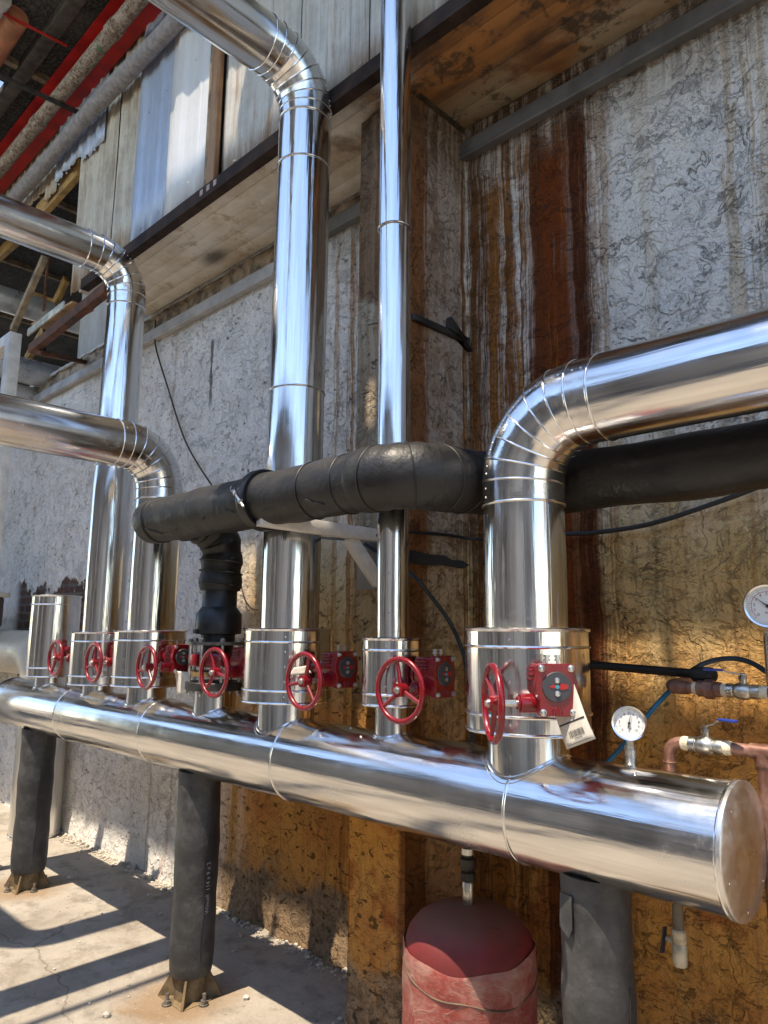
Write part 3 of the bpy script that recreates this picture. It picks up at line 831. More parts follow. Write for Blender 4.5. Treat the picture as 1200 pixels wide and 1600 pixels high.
for k in range(9):
    x = -12.5+k*1.7
    MB().bar((x, RY0, RZ-0.03), (x, RY1, RZ-0.03), 0.05, 0.055).build('rafter', OLDWOOD, rt)
# red channel beam, wrapped pipe, flaking pipe
rb = MB()
zb_ = 5.76
rb.box((-5.5, -0.67, zb_+0.005), (17, 0.20, 0.01)); rb.box((-5.5, -0.67, zb_+0.195), (17, 0.20, 0.01)); rb.box((-5.5, -0.67, zb_+0.10), (17, 0.012, 0.18))
tag(rb.build('roof_beam', REDPAINT), 'red painted steel beam under the dark roof', 'beam')
rp = MB()
rp.tube([(-14, -0.77, 5.655), (3, -0.77, 5.655)], 0.052, 20)
for x in (-7.3, -5.75, -4.4): rp.cyl((x-0.05, -0.77, 5.655), (x+0.05, -0.77, 5.655), 0.060, seg=20)
tag(rp.build('overhead_pipe', RUSTPIPE), 'flaking rusty pipe with a green patch running below the red beam', 'pipe')
cd = MB()
pth = [(-14+0.5*i, -0.655+0.006*math.sin(i*1.3), 5.395+0.010*math.sin(i*0.8)) for i in range(35)]
cd.tube(pth, [0.058+0.003*math.sin(i*2.1) for i in range(35)], 20)
tag(cd.build('overhead_pipe', CONDUIT), 'grey cloth wrapped pipe along the top of the siding', 'pipe')
for i, (a, b, lab, mat, w) in enumerate([((0, 18), (105, 72), 'thin dull red rod crossing under the dark roof', REDPAINT, 0.016), ((0, 118), (180, 203), 'dark steel tie bar crossing below the flaking pipe', DARKST, 0.03)]):
    z = 5.93 if i == 0 else 5.59
    p0 = at(a[0], a[1], 2, z); p1 = at(b[0], b[1], 2, z)
    e_ = (p1-p0); m = MB()
    m.bar(p0-e_*0.8, p1, w, w*0.8)
    if i == 1: m.bar(p0-e_*0.8+Vector((w*0.7, 0, -w*0.6)), p1+Vector((w*0.7, 0, -w*0.6)), w*0.25, w*0.3)
    tag(m.build('tie_rod', mat), lab, 'rod')
tc = MB(); p0 = at(-14, 84, 2, 6.0); tc.tube([p0+Vector((-3, 0.0, -0.03)), p0+Vector((0.55, 0, -0.03))], 0.085, 18)
tag(tc.build('terracotta_pipe', simple("terracotta", (0.36, 0.15, 0.08), 0.8, 0, 0.3, 6, 0.002)), 'orange brown pipe under the roof in the top left corner', 'pipe')
tw = MB(); p0 = at(-20, 30, 2, 6.0); tw.tube([p0+Vector((-3, -0.12, -0.02)), p0+Vector((0.3, -0.0, -0.02))], 0.07, 18)
tag(tw.build('pale_pipe', simple("pale_lagging", (0.42, 0.43, 0.43), 0.8, 0, 0.3, 10, 0.003)), 'pale lagged pipe at the very top left corner', 'pipe')

# ------------------------------------------------------------------ open bay at the left
iw = MB(); iw.box((-9.5, 2.2, 5.0), (11, 0.1, 3.2)); iw.box((-4.6, 1.2, 5.0), (0.1, 1.9, 3.0)); iw.box((-9.5, 1.1, 6.4), (11, 2.4, 0.08))
tag(iw.build('loft_lining', DARKIN), 'dark lining of the loft behind the open bay', 'wall')
cl = MB(); cl.box((-5.75, 0.02, 4.62), (1.55, 0.03, 1.12))
tag(cl.build('clapboard', sheet_mat("grey_clapboard", (0.40, 0.395, 0.385), (0.30, 0.295, 0.285), 0.15)), 'grey board panel above the left wall behind the sloping rusty angle', 'panel')
cb = MB()
plaster_grid(cb, (-8.6, -0.012, 3.875), (1, 0, 0), (0, 0, 1), (0, -1, 0), 6.3, 0.15, 0.022, 0.020)
plaster_grid(cb, (-8.6, -0.03, 4.00), (1, 0, 0), (0, 1, 0), (0, 0, 1), 6.3, 0.12, 0.03, 0.030)
tag(cb.build('wall_coping', simple("crumbling_mortar", (0.27, 0.21, 0.15), 0.95, 0, 0.7, 9, 0.008)), 'crumbling brick course on top of the left wall', 'coping')
for (px, py, r_, lab) in ((40, 478, 0.13, 'upper grey duct passing into the open bay'), (55, 583, 0.125, 'grey duct with a bright stripe lying on top of the left wall'), (40, 617, 0.09, 'lowest small grey duct above the left wall')):
    p = at(px, py, 1, -0.1)
    d_ = MB(); d_.tube([p+Vector((0, 1.9, 0)), p+Vector((0, -0.75 if r_ > 0.1 else -0.5, 0))], r_, 24)
    d_.torus(p+Vector((0, -0.6 if r_ > 0.1 else -0.4, 0)), (0, 1, 0), r_, 0.008, 28, 6)
    tag(d_.build('duct', DUCT), lab, 'duct', 'ducts in the open bay')
def beam_px(name, label, cat, a, b, ya, yb, w, h, mat, up=(0, 0, 1)):
    m = MB(); m.bar(at(a[0], a[1], 1, ya), at(b[0], b[1], 1, yb), w, h, up, 0.002)
    return tag(m.build(name, mat), label, cat)
beam_px('timber', 'yellow timber rail showing under the torn bluish sheet', 'timber', (60, 335), (125, 262), -0.50, -0.50, 0.05, 0.16, YELLOWT)
beam_px('timber', 'upper yellow timber behind the left steel pipe', 'timber', (-20, 415), (70, 335), -0.30, -0.30, 0.05, 0.13, YELLOWT)
beam_px('timber', 'short yellow timber cross piece inside the open bay', 'timber', (42, 462), (86, 480), 0.3, 0.3, 0.05, 0.16, YELLOWT)
beam_px('timber', 'yellow timber brace inside the open bay beside the siding', 'timber', (84, 480), (104, 436), 0.2, 0.2, 0.05, 0.10, YELLOWT)
beam_px('timber', 'low yellow timber brace under the sloping rusty angle', 'timber', (42, 562), (70, 515), -0.02, -0.02, 0.05, 0.09, YELLOWT)
beam_px('strut', 'slanting bare wooden strut in the open bay', 'strut', (20, 516), (70, 402), -0.42, -0.42, 0.05, 0.06, OLDWOOD)
beam_px('rod', 'thin rusty hanger rod in the open bay', 'rod', (68, 486), (75, 402), -0.30, -0.30, 0.02, 0.02, RUSTY)
beam_px('rusty_angle', 'long rusty angle iron sloping down left from the soffit corner', 'steel angle', (50, 546), (170, 450), SY, SY, 0.06, 0.075, RUSTY)
beam_px('shelf_board', 'orange stained board above the sloping rusty angle', 'board', (66, 512), (130, 478), -0.50, -0.44, 0.18, 0.02, simple("orange_board", (0.36, 0.20, 0.09), 0.8, 0, 0.4, 7))
beam_px('shelf_edge', 'pale strip on the edge of the orange stained board', 'board', (44, 520), (100, 476), -0.60, -0.60, 0.015, 0.06, simple("pale_strip", (0.52, 0.48, 0.38), 0.8, 0, 0.4, 12))
beam_px('rusty_angle', 'short rusty angle reaching from the sloping angle to the wall', 'steel angle', (60, 551), (133, 566), SY, -0.02, 0.05, 0.035, RUSTY)
beam_px('hanger', 'dark steel hanger strap under the orange stained board', 'hanger', (70, 515), (69, 548), -0.5, -0.5, 0.03, 0.012, DARKST)

# ================================================================== HEADER PIPE
HY, HZ, HR = -0.67, 1.09, 0.155
HX0, HX1 = -5.42, -0.655
hd = thing('header_pipe', 'thick horizontal aluminium clad header pipe on black posts', 'pipe', ((HX0+HX1)/2, HY, 0))
bands = [-4.36, -3.36, -2.31, -1.24]
ends = [HX0]+bands+[HX1]
for i in range(5):
    a, b = ends[i], ends[i+1]
    n = 10
    m = MB()
    m.tube([(a+(b-a)*k/n, HY, HZ) for k in range(n+1)], [HR+0.0012*math.sin(k*2.3+i)+(0.002 if k == 0 and i else 0) for k in range(n+1)], 72, cap=False)
    m.build('jacket', ALU_X, hd)
for x in bands+[HX1-0.012]:
    MB().torus((x, HY, HZ), (1, 0, 0), HR+0.001, 0.0045, 72, 8).build('seam_band', SEAM, hd)
CAPM = alu('cap_sheet', 'n', 0.30, 1.0, (0.88, 0.87, 0.85))
def cone_end(x, dx, name, rv=True):
    m = MB()
    m.lathe([(HR+0.003, -0.01), (HR+0.004, 0.0), (HR-0.002, 0.004), (HR*0.6, 0.012), (0.002, 0.026)], (x, HY, HZ), (dx, 0, 0), 64, cap=False)
    # radial creases of the hand-made cap
    for v in m.v:
        ang = math.atan2(v.z-HZ, v.y-HY); rr = math.hypot(v.z-HZ, v.y-HY)
        v.x += dx*0.0022*math.sin(ang*5+1.0)*(rr/HR)*(1-rr/HR)*3
    c = m.build(name, CAPM, hd)
    if rv:
        for ang in (20, 75, 130, 200, 262, 318):
            MB().dome((x+dx*0.004, HY+math.cos(R(ang))*HR*0.86, HZ+math.sin(R(ang))*HR*0.86), (dx, 0, 0), 0.005, 0.004, 8, 3).build('rivet', STEEL, c)
cone_end(HX1, 1, 'end_cap')
cone_end(HX0, -1, 'end_cap', False)
for x, th in ((-1.9, 62), (-1.2, 70), (-2.8, 66), (-0.9, 72), (-2.0, 80)):
    MB().dome((x, HY-math.cos(R(th))*HR*0.998, HZ+math.sin(R(th))*HR*0.998), (0, -math.cos(R(th)), math.sin(R(th))), 0.005, 0.004, 8, 3).build('rivet', STEEL, hd)

# ================================================================== RISERS, VALVE JACKETS
def saddle(mb, xc, rn, off=0.0, r_=0.004):
    pts = []
    for k in range(48):
        th = 2*PI*k/48
        y = rn*math.sin(th)
        pts.append((xc+rn*math.cos(th), HY+y, HZ+math.sqrt((HR+off)**2-y*y)))
    mb.tube(pts, r_, 6, closed=True)

def valve_jacket(xc, rc, zb, zt, rn, label, rivang=300, cap_only=False):
    t = thing('valve_jacket', label, 'valve jacket', (xc, HY, zb), 0, 'aluminium valve jackets along the header')
    m = MB()
    m.lathe([(rc, 0), (rc+0.001, (zt-zb)*0.5), (rc, zt-zb)], (xc, HY, zb), (0, 0, 1), 56, cap=False)
    for k in range(5):
        a = R(rivang); z = zb+(zt-zb)*(0.1+0.2*k)
        m.dome((xc+rc*math.cos(a), HY+rc*math.sin(a), z), (math.cos(a), math.sin(a), 0), 0.004, 0.003, 8, 2)
    a = R(rivang+4)
    m.bar((xc+(rc+.0008)*math.cos(a), HY+(rc+.0008)*math.sin(a), zb+0.004), (xc+(rc+.0008)*math.cos(a), HY+(rc+.0008)*math.sin(a), zt-0.004), 0.0015, 0.0015, (math.cos(a), math.sin(a), 0))
    m.build('shell', ALU_Z, t)
    H = zt-zb
    for z in (zb+0.002, zb+min(0.055, H*0.17), zt-min(0.055, H*0.17), zt-0.002):
        MB().torus((xc, HY, z), (0, 0, 1), rc+0.0015, 0.0042, 56, 8).build('bead', SEAM, t)
    m = MB(); m.lathe([(0.02, 0), (rc+0.006, 0), (rc+0.007, 0.003), (rc+0.004, 0.006), (0.02, 0.012)], (xc, HY, zt-0.001), (0, 0, 1), 56)
    m.build('lid', ALU_N, t)
    m = MB(); m.lathe([(0.02, -0.001), (rc+0.003, 0), (rc+0.003, 0.003), (0.02, 0.003)], (xc, HY, zb-0.003), (0, 0, 1), 56)
    m.build('bottom_plate', ALU_N, t)
    m = MB(); m.cyl((xc, HY, HZ+0.06), (xc, HY, zb), rn, seg=48, cap=False); m.build('neck', ALU_Z, t)
    m = MB(); saddle(m, xc, rn+0.003, 0.002, 0.0045); m.build('saddle_bead', SEAM, t)
    m = MB(); saddle(m, xc, rn+0.011, 0.0, 0.0016); m.build('collar_edge', SEAM, t)
    return t
valve_jacket(-4.83, 0.147, 1.288, 1.793, 0.089, 'tall closed aluminium valve can at the far left end of the header', 290)
valve_jacket(-4.14, 0.165, 1.279, 1.568, 0.085, 'aluminium valve jacket under the farthest riser, second from the left end', 300)
valve_jacket(-3.575, 0.180, 1.305, 1.581, 0.100, 'aluminium valve jacket third from the left, beside the bare flanged valve', 290)
valve_jacket(-2.415, 0.181, 1.311, 1.597, 0.115, 'aluminium valve jacket under the thick middle riser', 318)
valve_jacket(-1.815, 0.110, 1.341, 1.569, 0.062, 'small aluminium valve jacket under the thin riser in front of the pier', 300)
valve_jacket(-1.254, 0.185, 1.312, 1.605, 0.121, 'large aluminium valve jacket nearest the camera with a paper tag', 288)

def arc_pts(c, a, b, r_, n):
    """quarter bend: from c + a*r to c + b*r around corner-centre c"""
    c = Vector(c); a = Vector(a); b = Vector(b)
    return [c+a*(r_*math.cos(PI/2*k/n))+b*(r_*math.sin(PI/2*k/n)) for k in range(n+1)]

def riser(xc, r_, z0, zc, rb, out, length, label, mid_bands=(), stub=0.09, gores=6, bend2=None):
    t = thing('riser_pipe', label, 'pipe', (xc, HY, z0), 0, 'aluminium clad riser pipes')
    base = Vector((xc, HY, 0)); out = Vector(out)
    cuts = [z0]+list(mid_bands)+[zc-rb-stub]
    for i in range(len(cuts)-1):
        m = MB(); a, b = cuts[i], cuts[i+1]
        m.tube([base+Vector((0, 0, a)), base+Vector((0, 0, (a+b)/2)), base+Vector((0, 0, b))], [r_, r_+0.0012, r_-0.0008], 56, cap=False)
        ra = R(215)
        m.bar(base+Vector(((r_+.001)*math.cos(R(-20)), (r_+.001)*math.sin(R(-20)), a+0.01)), base+Vector(((r_+.001)*math.cos(R(-20)), (r_+.001)*math.sin(R(-20)), b-0.01)), 0.002, 0.002, (1, 0, 0))
        m.build('vertical_jacket', ALU_Z, t)
    for z in list(mid_bands)+[zc-rb-stub]:
        MB().torus(base+Vector((0, 0, z)), (0, 0, 1), r_+0.001, 0.004, 56, 8).build('seam_band', SEAM, t)
    # gored bend
    cc = base+Vector((0, 0, zc-rb))+out*rb
    pts = [base+Vector((0, 0, zc-rb-stub))]+arc_pts(cc, -out, (0, 0, 1), rb, gores)+[base+out*(rb+stub)+Vector((0, 0, zc))]
    rr = [r_+0.001]+[r_+0.0015]*(gores+1)+[r_+0.001]
    m = MB(); m.tube(pts, rr, 56, cap=False)
    el = m.build('elbow', ALU_N, t, sharp=8)
    for k in range(1, len(pts)-1):
        tin = (pts[k]-pts[k-1]).normalized(); tout = (pts[k+1]-pts[k]).normalized(); nb = (tin+tout).normalized()
        MB().torus(pts[k], nb, r_+0.0015, 0.0034, 56, 8).build('gore_bead', SEAM, el)
    side = out.cross(Vector((0, 0, 1)))
    for k in range(len(pts)-1):
        tdir = (pts[k+1]-pts[k]).normalized()
        for sgn in (1, -1):
            nrm = side*sgn
            # rivets along the flank of every gore
            for f in ((0.3, 0.7) if (pts[k+1]-pts[k]).length > 0.04 else (0.5,)):
                q = pts[k].lerp(pts[k+1], f)
                w = (nrm*0.86+tdir.cross(side)*(-0.5 if sgn > 0 else -0.5))
                w = w.normalized()
                MB().dome(q+w*(r_+0.0012), w, 0.0042, 0.003, 8, 2).build('rivet', STEEL, el)
    # horizontal run
    p0 = base+out*(rb+stub)+Vector((0, 0, zc))
    ax = ALU_Y if abs(out.y) > 0.5 else ALU_X
    end = length
    nseg = max(1, int(end/1.1))
    for k in range(nseg):
        a = p0+out*(end*k/nseg); b = p0+out*(end*(k+1)/nseg)
        MB().tube([a, (a+b)/2, b], [r_+0.001, r_, r_-0.0005], 56, cap=(k == nseg-1)).build('horizontal_jacket', ax, t)
        MB().torus(a, out, r_+0.001, 0.004, 56, 8).build('seam_band', SEAM, t)
    if bend2 is not None:
        q = p0+out*end
        c2 = q+Vector(bend2)*0.2
        pp = arc_pts(c2, -Vector(bend2), out, 0.2, 6)+[q+Vector(bend2)*6+out*0.2]
        MB().tube(pp, r_, 48).build('far_bend', ALU_N, t, sharp=8)
    return t
riser(-4.135, 0.112, 1.57, 3.855, 0.215, (0, -1, 0), 1.27, 'farthest tall riser whose bend turns out of the wall high at the left', (2.55,), 0.075, bend2=(-1, 0, 0))
riser(-3.572, 0.121, 1.583, 2.553, 0.215, (0, -1, 0), 5.3, 'short riser bending out of the wall at mid height on the left', (), 0.06)
riser(-2.41, 0.121, 1.60, 4.20, 0.215, (0, -1, 0), 5.3, 'thick tall middle riser bending out of the wall at the top', (2.622, 3.70), 0.05)
riser(-1.254, 0.127, 1.607, 2.284, 0.225, (1, 0, 0), 4.2, 'thick nearest riser bending to the right along the wall', (), 0.07)
# straight thin riser
t = thing('riser_pipe', 'thin straight riser standing in front of the pier and going up past the roof edge', 'pipe', (-1.82, HY, 1.57), 0, 'aluminium clad riser pipes')
zz_ = [1.57, 2.16, 3.165, 4.4, 5.95]
rr_ = [0.058, 0.060, 0.063, 0.065]
for i in range(4):
    x0_ = -1.818-0.004*i
    MB().tube([(x0_, HY, zz_[i]), (x0_-0.002, HY, (zz_[i]+zz_[i+1])/2), (x0_-0.004, HY, zz_[i+1])], rr_[i], 44, cap=False).build('vertical_jacket', ALU_Z, t)
    if i: MB().torus((x0_, HY, zz_[i]), (0, 0, 1), rr_[i]+0.001, 0.0038, 44, 8).build('seam_band', SEAM, t)
for z in (1.66, 1.8, 1.95): MB().dome((-1.818+0.058*math.cos(R(-60)), HY+0.058*math.sin(R(-60)), z), (math.cos(R(-60)), math.sin(R(-60)), 0), 0.004, 0.003, 8, 2).build('rivet', STEEL, t)

# ================================================================== GEAR OPERATORS
def make_gear():
    t = thing('gear_operator', 'proto', 'valve gear', (0, 0, 0), 0, 'red gear operators with handwheels')
    prof = [(-0.046, -0.070), (0.050, -0.070), (0.051, -0.025), (0.057, -0.005), (0.057, 0.018), (0.050, 0.038), (0.050, 0.060), (0.042, 0.066),
            (-0.042, 0.066), (-0.050, 0.060), (-0.050, 0.038), (-0.057, 0.018), (-0.057, -0.005), (-0.047, -0.028)]
    m = MB()
    m.prism([(a*0.94, b*0.94) for a, b in prof], -0.062, 0.006, 'yz'); m.prism(prof, 0.006, 0.030, 'yz')
    m.cyl((-0.03, -0.085, -0.042), (-0.03, 0.062, -0.042), 0.026, seg=20); m.cyl((-0.03, -0.092, -0.042), (-0.03, -0.085, -0.042), 0.019, seg=18)
    m.lathe([(0.045, -0.085), (0.045, -0.075), (0.036, -0.072), (0.036, -0.06)], (0, 0, 0), (1, 0, 0), 24)
    m.cyl((-0.24, 0, 0), (-0.07, 0, 0), 0.024, seg=18)
    for dz in (-0.03, 0.0, 0.03): m.box((-0.03, -0.056, 0.035+dz*0.4), (0.05, 0.006, 0.005))
    for k in range(4): m.box((0.0305, -0.012+0.008*k, -0.056), (0.003, 0.004, 0.02))
    g = m.build('gearbox', RED, t)
    bv = g.modifiers.new('edge', 'BEVEL'); bv.width = 0.0025; bv.segments = 2; bv.limit_method = 'ANGLE'
    d = MB().lathe([(0.002, 0.004), (0.038, 0.004), (0.0395, 0.002), (0.0395, 0)], (0.030, 0, 0.006), (1, 0, 0), 32).build('dial', GREYD, t)
    m = MB(); m.prism([(-0.022, 0.001), (-0.008, 0.0075), (-0.008, 0.004), (0.006, 0.004), (0.010, 0.010), (0.030, 0.006), (0.030, -0.004), (0.010, -0.008), (0.006, -0.002), (-0.008, -0.002), (-0.008, -0.0055)], 0.0345, 0.0352, 'yz')
    for v in m.v: v.z += 0.006
    ar = m.build('pointer', REDINK, d)
    MB().lathe([(0.0055, 0), (0.0055, 0.002), (0.001, 0.0025)], (0.0345, 0, 0.006), (1, 0, 0), 14).build('centre_spot', CYAN, d)
    for dz in (0.017, -0.017):
        MB().lathe([(0.0075, 0), (0.0075, 0.003), (0.005, 0.004), (0.0045, 0.002), (0.001, 0.002)], (0.0342, 0, 0.006+dz), (1, 0, 0), 14).build('screw', STEEL, d)
    for (y, z) in ((-0.040, 0.054), (0.040, 0.054), (-0.038, -0.060), (0.042, -0.060)):
        MB().lathe([(0.0095, 0), (0.0095, 0.002), (0.007, 0.003), (0.007, 0.008), (0.005, 0.009), (0.0045, 0.005), (0.001, 0.005)], (0.030, y, z), (1, 0, 0), 12).build('bolt', STEEL, t)
    for y in (-0.016, 0.014):
        MB().lathe([(0.004, 0), (0.004, 0.008), (0.009, 0.008), (0.009, 0.014), (0.006, 0.014), (0.006, 0.018), (0.009, 0.018), (0.009, 0.024)], (0.0, y, 0.064), (0, 0, 1), 6).build('stop_bolt', STEEL, t)
    MB().cyl((-0.03, -0.175, -0.042), (-0.03, -0.088, -0.042), 0.009, seg=16).build('shaft', STEEL, t)
    # handwheel turns about its own axis: an object of its own placed on the shaft
    w = MB(); w.torus((0, 0, 0), (0, 1, 0), 0.0985, 0.0092, 64, 14)
    W = w.build('handwheel', RED, t, local=True)
    W.location = (-0.03, -0.158, -0.042)
    h = MB(); h.lathe([(0.0215, -0.012), (0.0215, 0.024), (0.018, 0.028), (0.010, 0.028)], (0, 0, 0), (0, 1, 0), 24)
    H = h.build('hub', RED, W, local=True)
    n_ = MB(); n_.lathe([(0.012, -0.012), (0.012, -0.0155), (0.008, -0.0155), (0.008, -0.021), (0.002, -0.021)], (0, 0, 0), (0, 1, 0), 12)
    n_.build('nut', STEEL, W, local=True)
    for k in range(3):
        a = 2*PI*k/3
        dr = Vector((math.cos(a), 0, math.sin(a)))
        s_ = MB(); s_.tube([dr*0.015+Vector((0, 0.006, 0)), dr*0.06+Vector((0, 0.004, 0)), dr*0.097], [0.0085, 0.007, 0.0062], 10)
        s_.build('spoke', RED, W, local=True)
    return t
def children(o): return [c for c in bpy.data.objects if c.parent == o]
def copy_tree(o, parent=None):
    kids = children(o)
    c = o.copy(); COL.objects.link(c)
    if parent is not None: c.parent = parent
    for k in kids: copy_tree(k, c)
    return c
gear0 = make_gear()
bpy.context.view_layer.update()
gears = [(-4.53, -0.60, 1.452, 0, 125, 'red gear operator and handwheel on the far left valve can'),
         (-3.845, -0.67, 1.452, -2, 200, 'red gear operator and handwheel on the second valve jacket from the left'),
         (-3.265, -0.67, 1.452, -3, 75, 'red gear operator and handwheel left of the bare flanged valve'),
         (-2.685, -0.67, 1.455, 0, 112, 'red gear operator and handwheel of the bare flanged valve below the black drop pipe'),
         (-2.085, -0.67, 1.452, -2, 72, 'red gear operator and handwheel on the jacket of the thick middle riser'),
         (-1.605, -0.67, 1.450, 0, 98, 'red gear operator and handwheel on the small jacket of the thin riser'),
         (-1.058, -0.845, 1.450, -41, 255, 'nearest red gear operator with its handwheel seen almost edge on')]
for i, (x, y, z, rz, sp, lab) in enumerate(gears):
    g = gear0 if i == 0 else copy_tree(gear0)
    g.location = (x, y, z); g.rotation_euler = (0, 0, R(rz)); g['label'] = lab
    for c in children(g):
        if c.name.startswith('handwheel'): c.rotation_euler = (0, -R(sp), 0)

# paper tags
def card(label, corners, mat=PAPER, bend=0.006):
    c = [Vector(q) for q in corners]          # top-left, top-right, bottom-right, bottom-left
    nrm = (c[1]-c[0]).cross(c[3]-c[0]).normalized()
    m = MB(); vs = []; n = 10
    for j in range(n+1):
        for i in range(5):
            p = c[0].lerp(c[1], i/4).lerp(c[3].lerp(c[2], i/4), j/n)
            vs.append(p+nrm*bend*math.sin(j/n*PI*1.3+i*0.4))
    m.add(vs, [[j*5+i, j*5+i+1, (j+1)*5+i+1, (j+1)*5+i] for j in range(n) for i in range(4)])
    o = m.build('paper_tag', mat)
    s = o.modifiers.new('thickness', 'SOLIDIFY'); s.thickness = 0.0006; s.offset = -1
    def P(u_, v_, off=0.0012):
        q = c[0].lerp(c[1], u_).lerp(c[3].lerp(c[2], u_), v_)
        sg = -1 if nrm.dot(CAM_LOC-q) < 0 else 1
        return q+nrm*bend*math.sin(v_*PI*1.3+u_*4*0.4)+nrm*sg*off
    return tag(o, label, 'tag'), P
Yt = -0.835
o, P = card('white paper tag with a barcode hanging from the nearest gear operator', [at(850, 1082, 1, Yt), at(893, 1064, 1, Yt), at(932, 1154, 1, Yt), at(887, 1171, 1, Yt)])
def ink_quad(m, P, u0, v0, u1, v1):
    k = len(m.v)
    m.add([P(u0, v0), P(u1, v0), P(u1, v1), P(u0, v1)], [[0, 1, 2, 3]])
m = MB()
ink_quad(m, P, 0.02, 0.600, 0.95, 0.625); ink_quad(m, P, 0.1, 0.955, 0.9, 0.96)
u_ = 0.26
while u_ < 0.78:
    w_ = random.choice((0.008, 0.012, 0.02)); ink_quad(m, P, u_, 0.75, u_+w_, 0.86); u_ += w_+random.choice((0.010, 0.014, 0.02))
for k in range(9): ink_quad(m, P, 0.40+0.03*k, 0.88, 0.42+0.03*k, 0.895)
m.build('print', INK, o)
o, P = card('torn cream paper tag behind the handwheel of the thick middle riser', [at(478, 1040, 1, -0.79), at(486, 1052, 1, -0.79), at(452, 1056, 1, -0.79), at(460, 1043, 1, -0.79)], bend=0.003)
o, P = card('speckled paper tag hanging below the gear operator left of the flanged valve', [at(285, 1046, 1, -0.72), at(300, 1052, 1, -0.72), at(284, 1084, 1, -0.72), at(253, 1084, 1, -0.72)][:0] or
            [at(272, 1048, 1, -0.70), at(292, 1050, 1, -0.70), at(297, 1078, 1, -0.70), at(277, 1086, 1, -0.70)], bend=0.003)

# ================================================================== BARE FLANGED VALVE AND BLACK PIPE
XV = -2.94
bv = thing('butterfly_valve', 'bare red butterfly valve bolted between two dark flanges', 'valve', (XV, HY, 1.3))
m = MB(); m.cyl((XV, HY, HZ+0.06), (XV, HY, 1.325), 0.094, seg=48, cap=False); m.build('neck', ALU_Z, bv)
m = MB(); saddle(m, XV, 0.097, 0.002); m.build('saddle_bead', SEAM, bv)
MB().lathe([(0.03, 0), (0.135, 0), (0.138, 0.003), (0.138, 0.032), (0.135, 0.036), (0.03, 0.036)], (XV, HY, 1.322), (0, 0, 1), 48).build('lower_flange', DARKST, bv)
MB().lathe([(0.03, 0), (0.118, 0), (0.118, 0.022), (0.03, 0.022)], (XV, HY, 1.383), (0, 0, 1), 48).build('gasket_ring', simple("old_brass_ring", (0.20, 0.13, 0.05), 0.55, 0.4, 0.5, 14), bv)
m = MB(); m.lathe([(0.03, 0), (0.100, 0), (0.104, 0.006), (0.104, 0.058), (0.100, 0.064), (0.03, 0.064)], (XV, HY, 1.425), (0, 0, 1), 40)
for k in range(6):
    a = R(30+60*k); m.box((XV+0.112*math.cos(a), HY+0.112*math.sin(a), 1.457), (0.035, 0.045, 0.052), Matrix.Rotation(a, 3, 'Z'), 0.004)
m.build('body', RED, bv)
MB().lathe([(0.03, 0), (0.072, 0), (0.072, 0.035), (0.03, 0.035)], (XV, HY, 1.49), (0, 0, 1), 32).build('seat_ring', BLACKP, bv)
MB().lathe([(0.03, 0), (0.140, 0), (0.140, 0.014), (0.03, 0.014)], (XV, HY, 1.524), (0, 0, 1), 48).build('upper_flange', simple("bare_flange_steel", (0.22, 0.20, 0.17), 0.45, 0.7, 0.5, 12), bv)
for k in range(8):
    a = R(22+45*k); bx_, by_ = XV+0.122*math.cos(a), HY+0.122*math.sin(a)
    b_ = MB(); b_.cyl((bx_, by_, 1.30), (bx_, by_, 1.555), 0.007, seg=8)
    b_.lathe([(0.013, 0), (0.013, 0.012), (0.007, 0.014)], (bx_, by_, 1.538), (0, 0, 1), 6); b_.lathe([(0.013, 0), (0.013, 0.012)], (bx_, by_, 1.309), (0, 0, 1), 6)
    b_.build('stud', STEEL, bv)

BY, BZ, BR = -0.91, 2.098, 0.104
bp = thing('insulated_pipe', 'black foam insulated pipe crossing in front of the risers on a bracket', 'pipe', (-2.3, BY, BZ))
xl = -3.215
n = 26
m = MB()
xe = -1.70
m.tube([(xl+0.05+(xe-xl-0.05)*k/n, BY, BZ+0.002*math.sin(k*0.9)) for k in range(n+1)], [BR+0.0016*math.sin(k*1.7)+0.001*math.sin(k*4.1) for k in range(n+1)], 48)
m.build('long_sleeve', FOAM, bp)
m = MB(); m.lathe([(BR*0.45, -0.046), (BR*0.72, -0.040), (BR*0.92, -0.026), (BR+0.001, -0.004), (BR+0.004, 0.03), (BR+0.004, 0.075), (BR-0.004, 0.078)], (xl+0.05, BY, BZ), (1, 0, 0), 48)
m.build('end_wrap', FOAM, bp)
for x in (xl+0.135, -1.98, -1.80):
    MB().torus((x, BY, BZ), (1, 0.06, 0), BR+0.0005, 0.0022, 48, 6).build('joint', CABLE, bp)
m = MB()
for (x0_, a0, x1_, a1) in ((-3.07, -150, -2.95, -128), (-2.95, -128, -2.82, -134), (-2.6, 215, -2.57, 205), (-2.42, -160, -2.36, -150), (-2.2, -140, -2.05, -150), (-1.93, -150, -1.85, -135)):
    pts = []
    for k in range(7):
        f = k/6; a = R(a0+(a1-a0)*f); rr = BR+0.0016
        pts.append((x0_+(x1_-x0_)*f, BY+rr*math.cos(a), BZ+rr*math.sin(a)+0.002*math.sin(k*2)))
    m.tube(pts, 0.0022, 6)
m.build('tear', CABLE, bp)
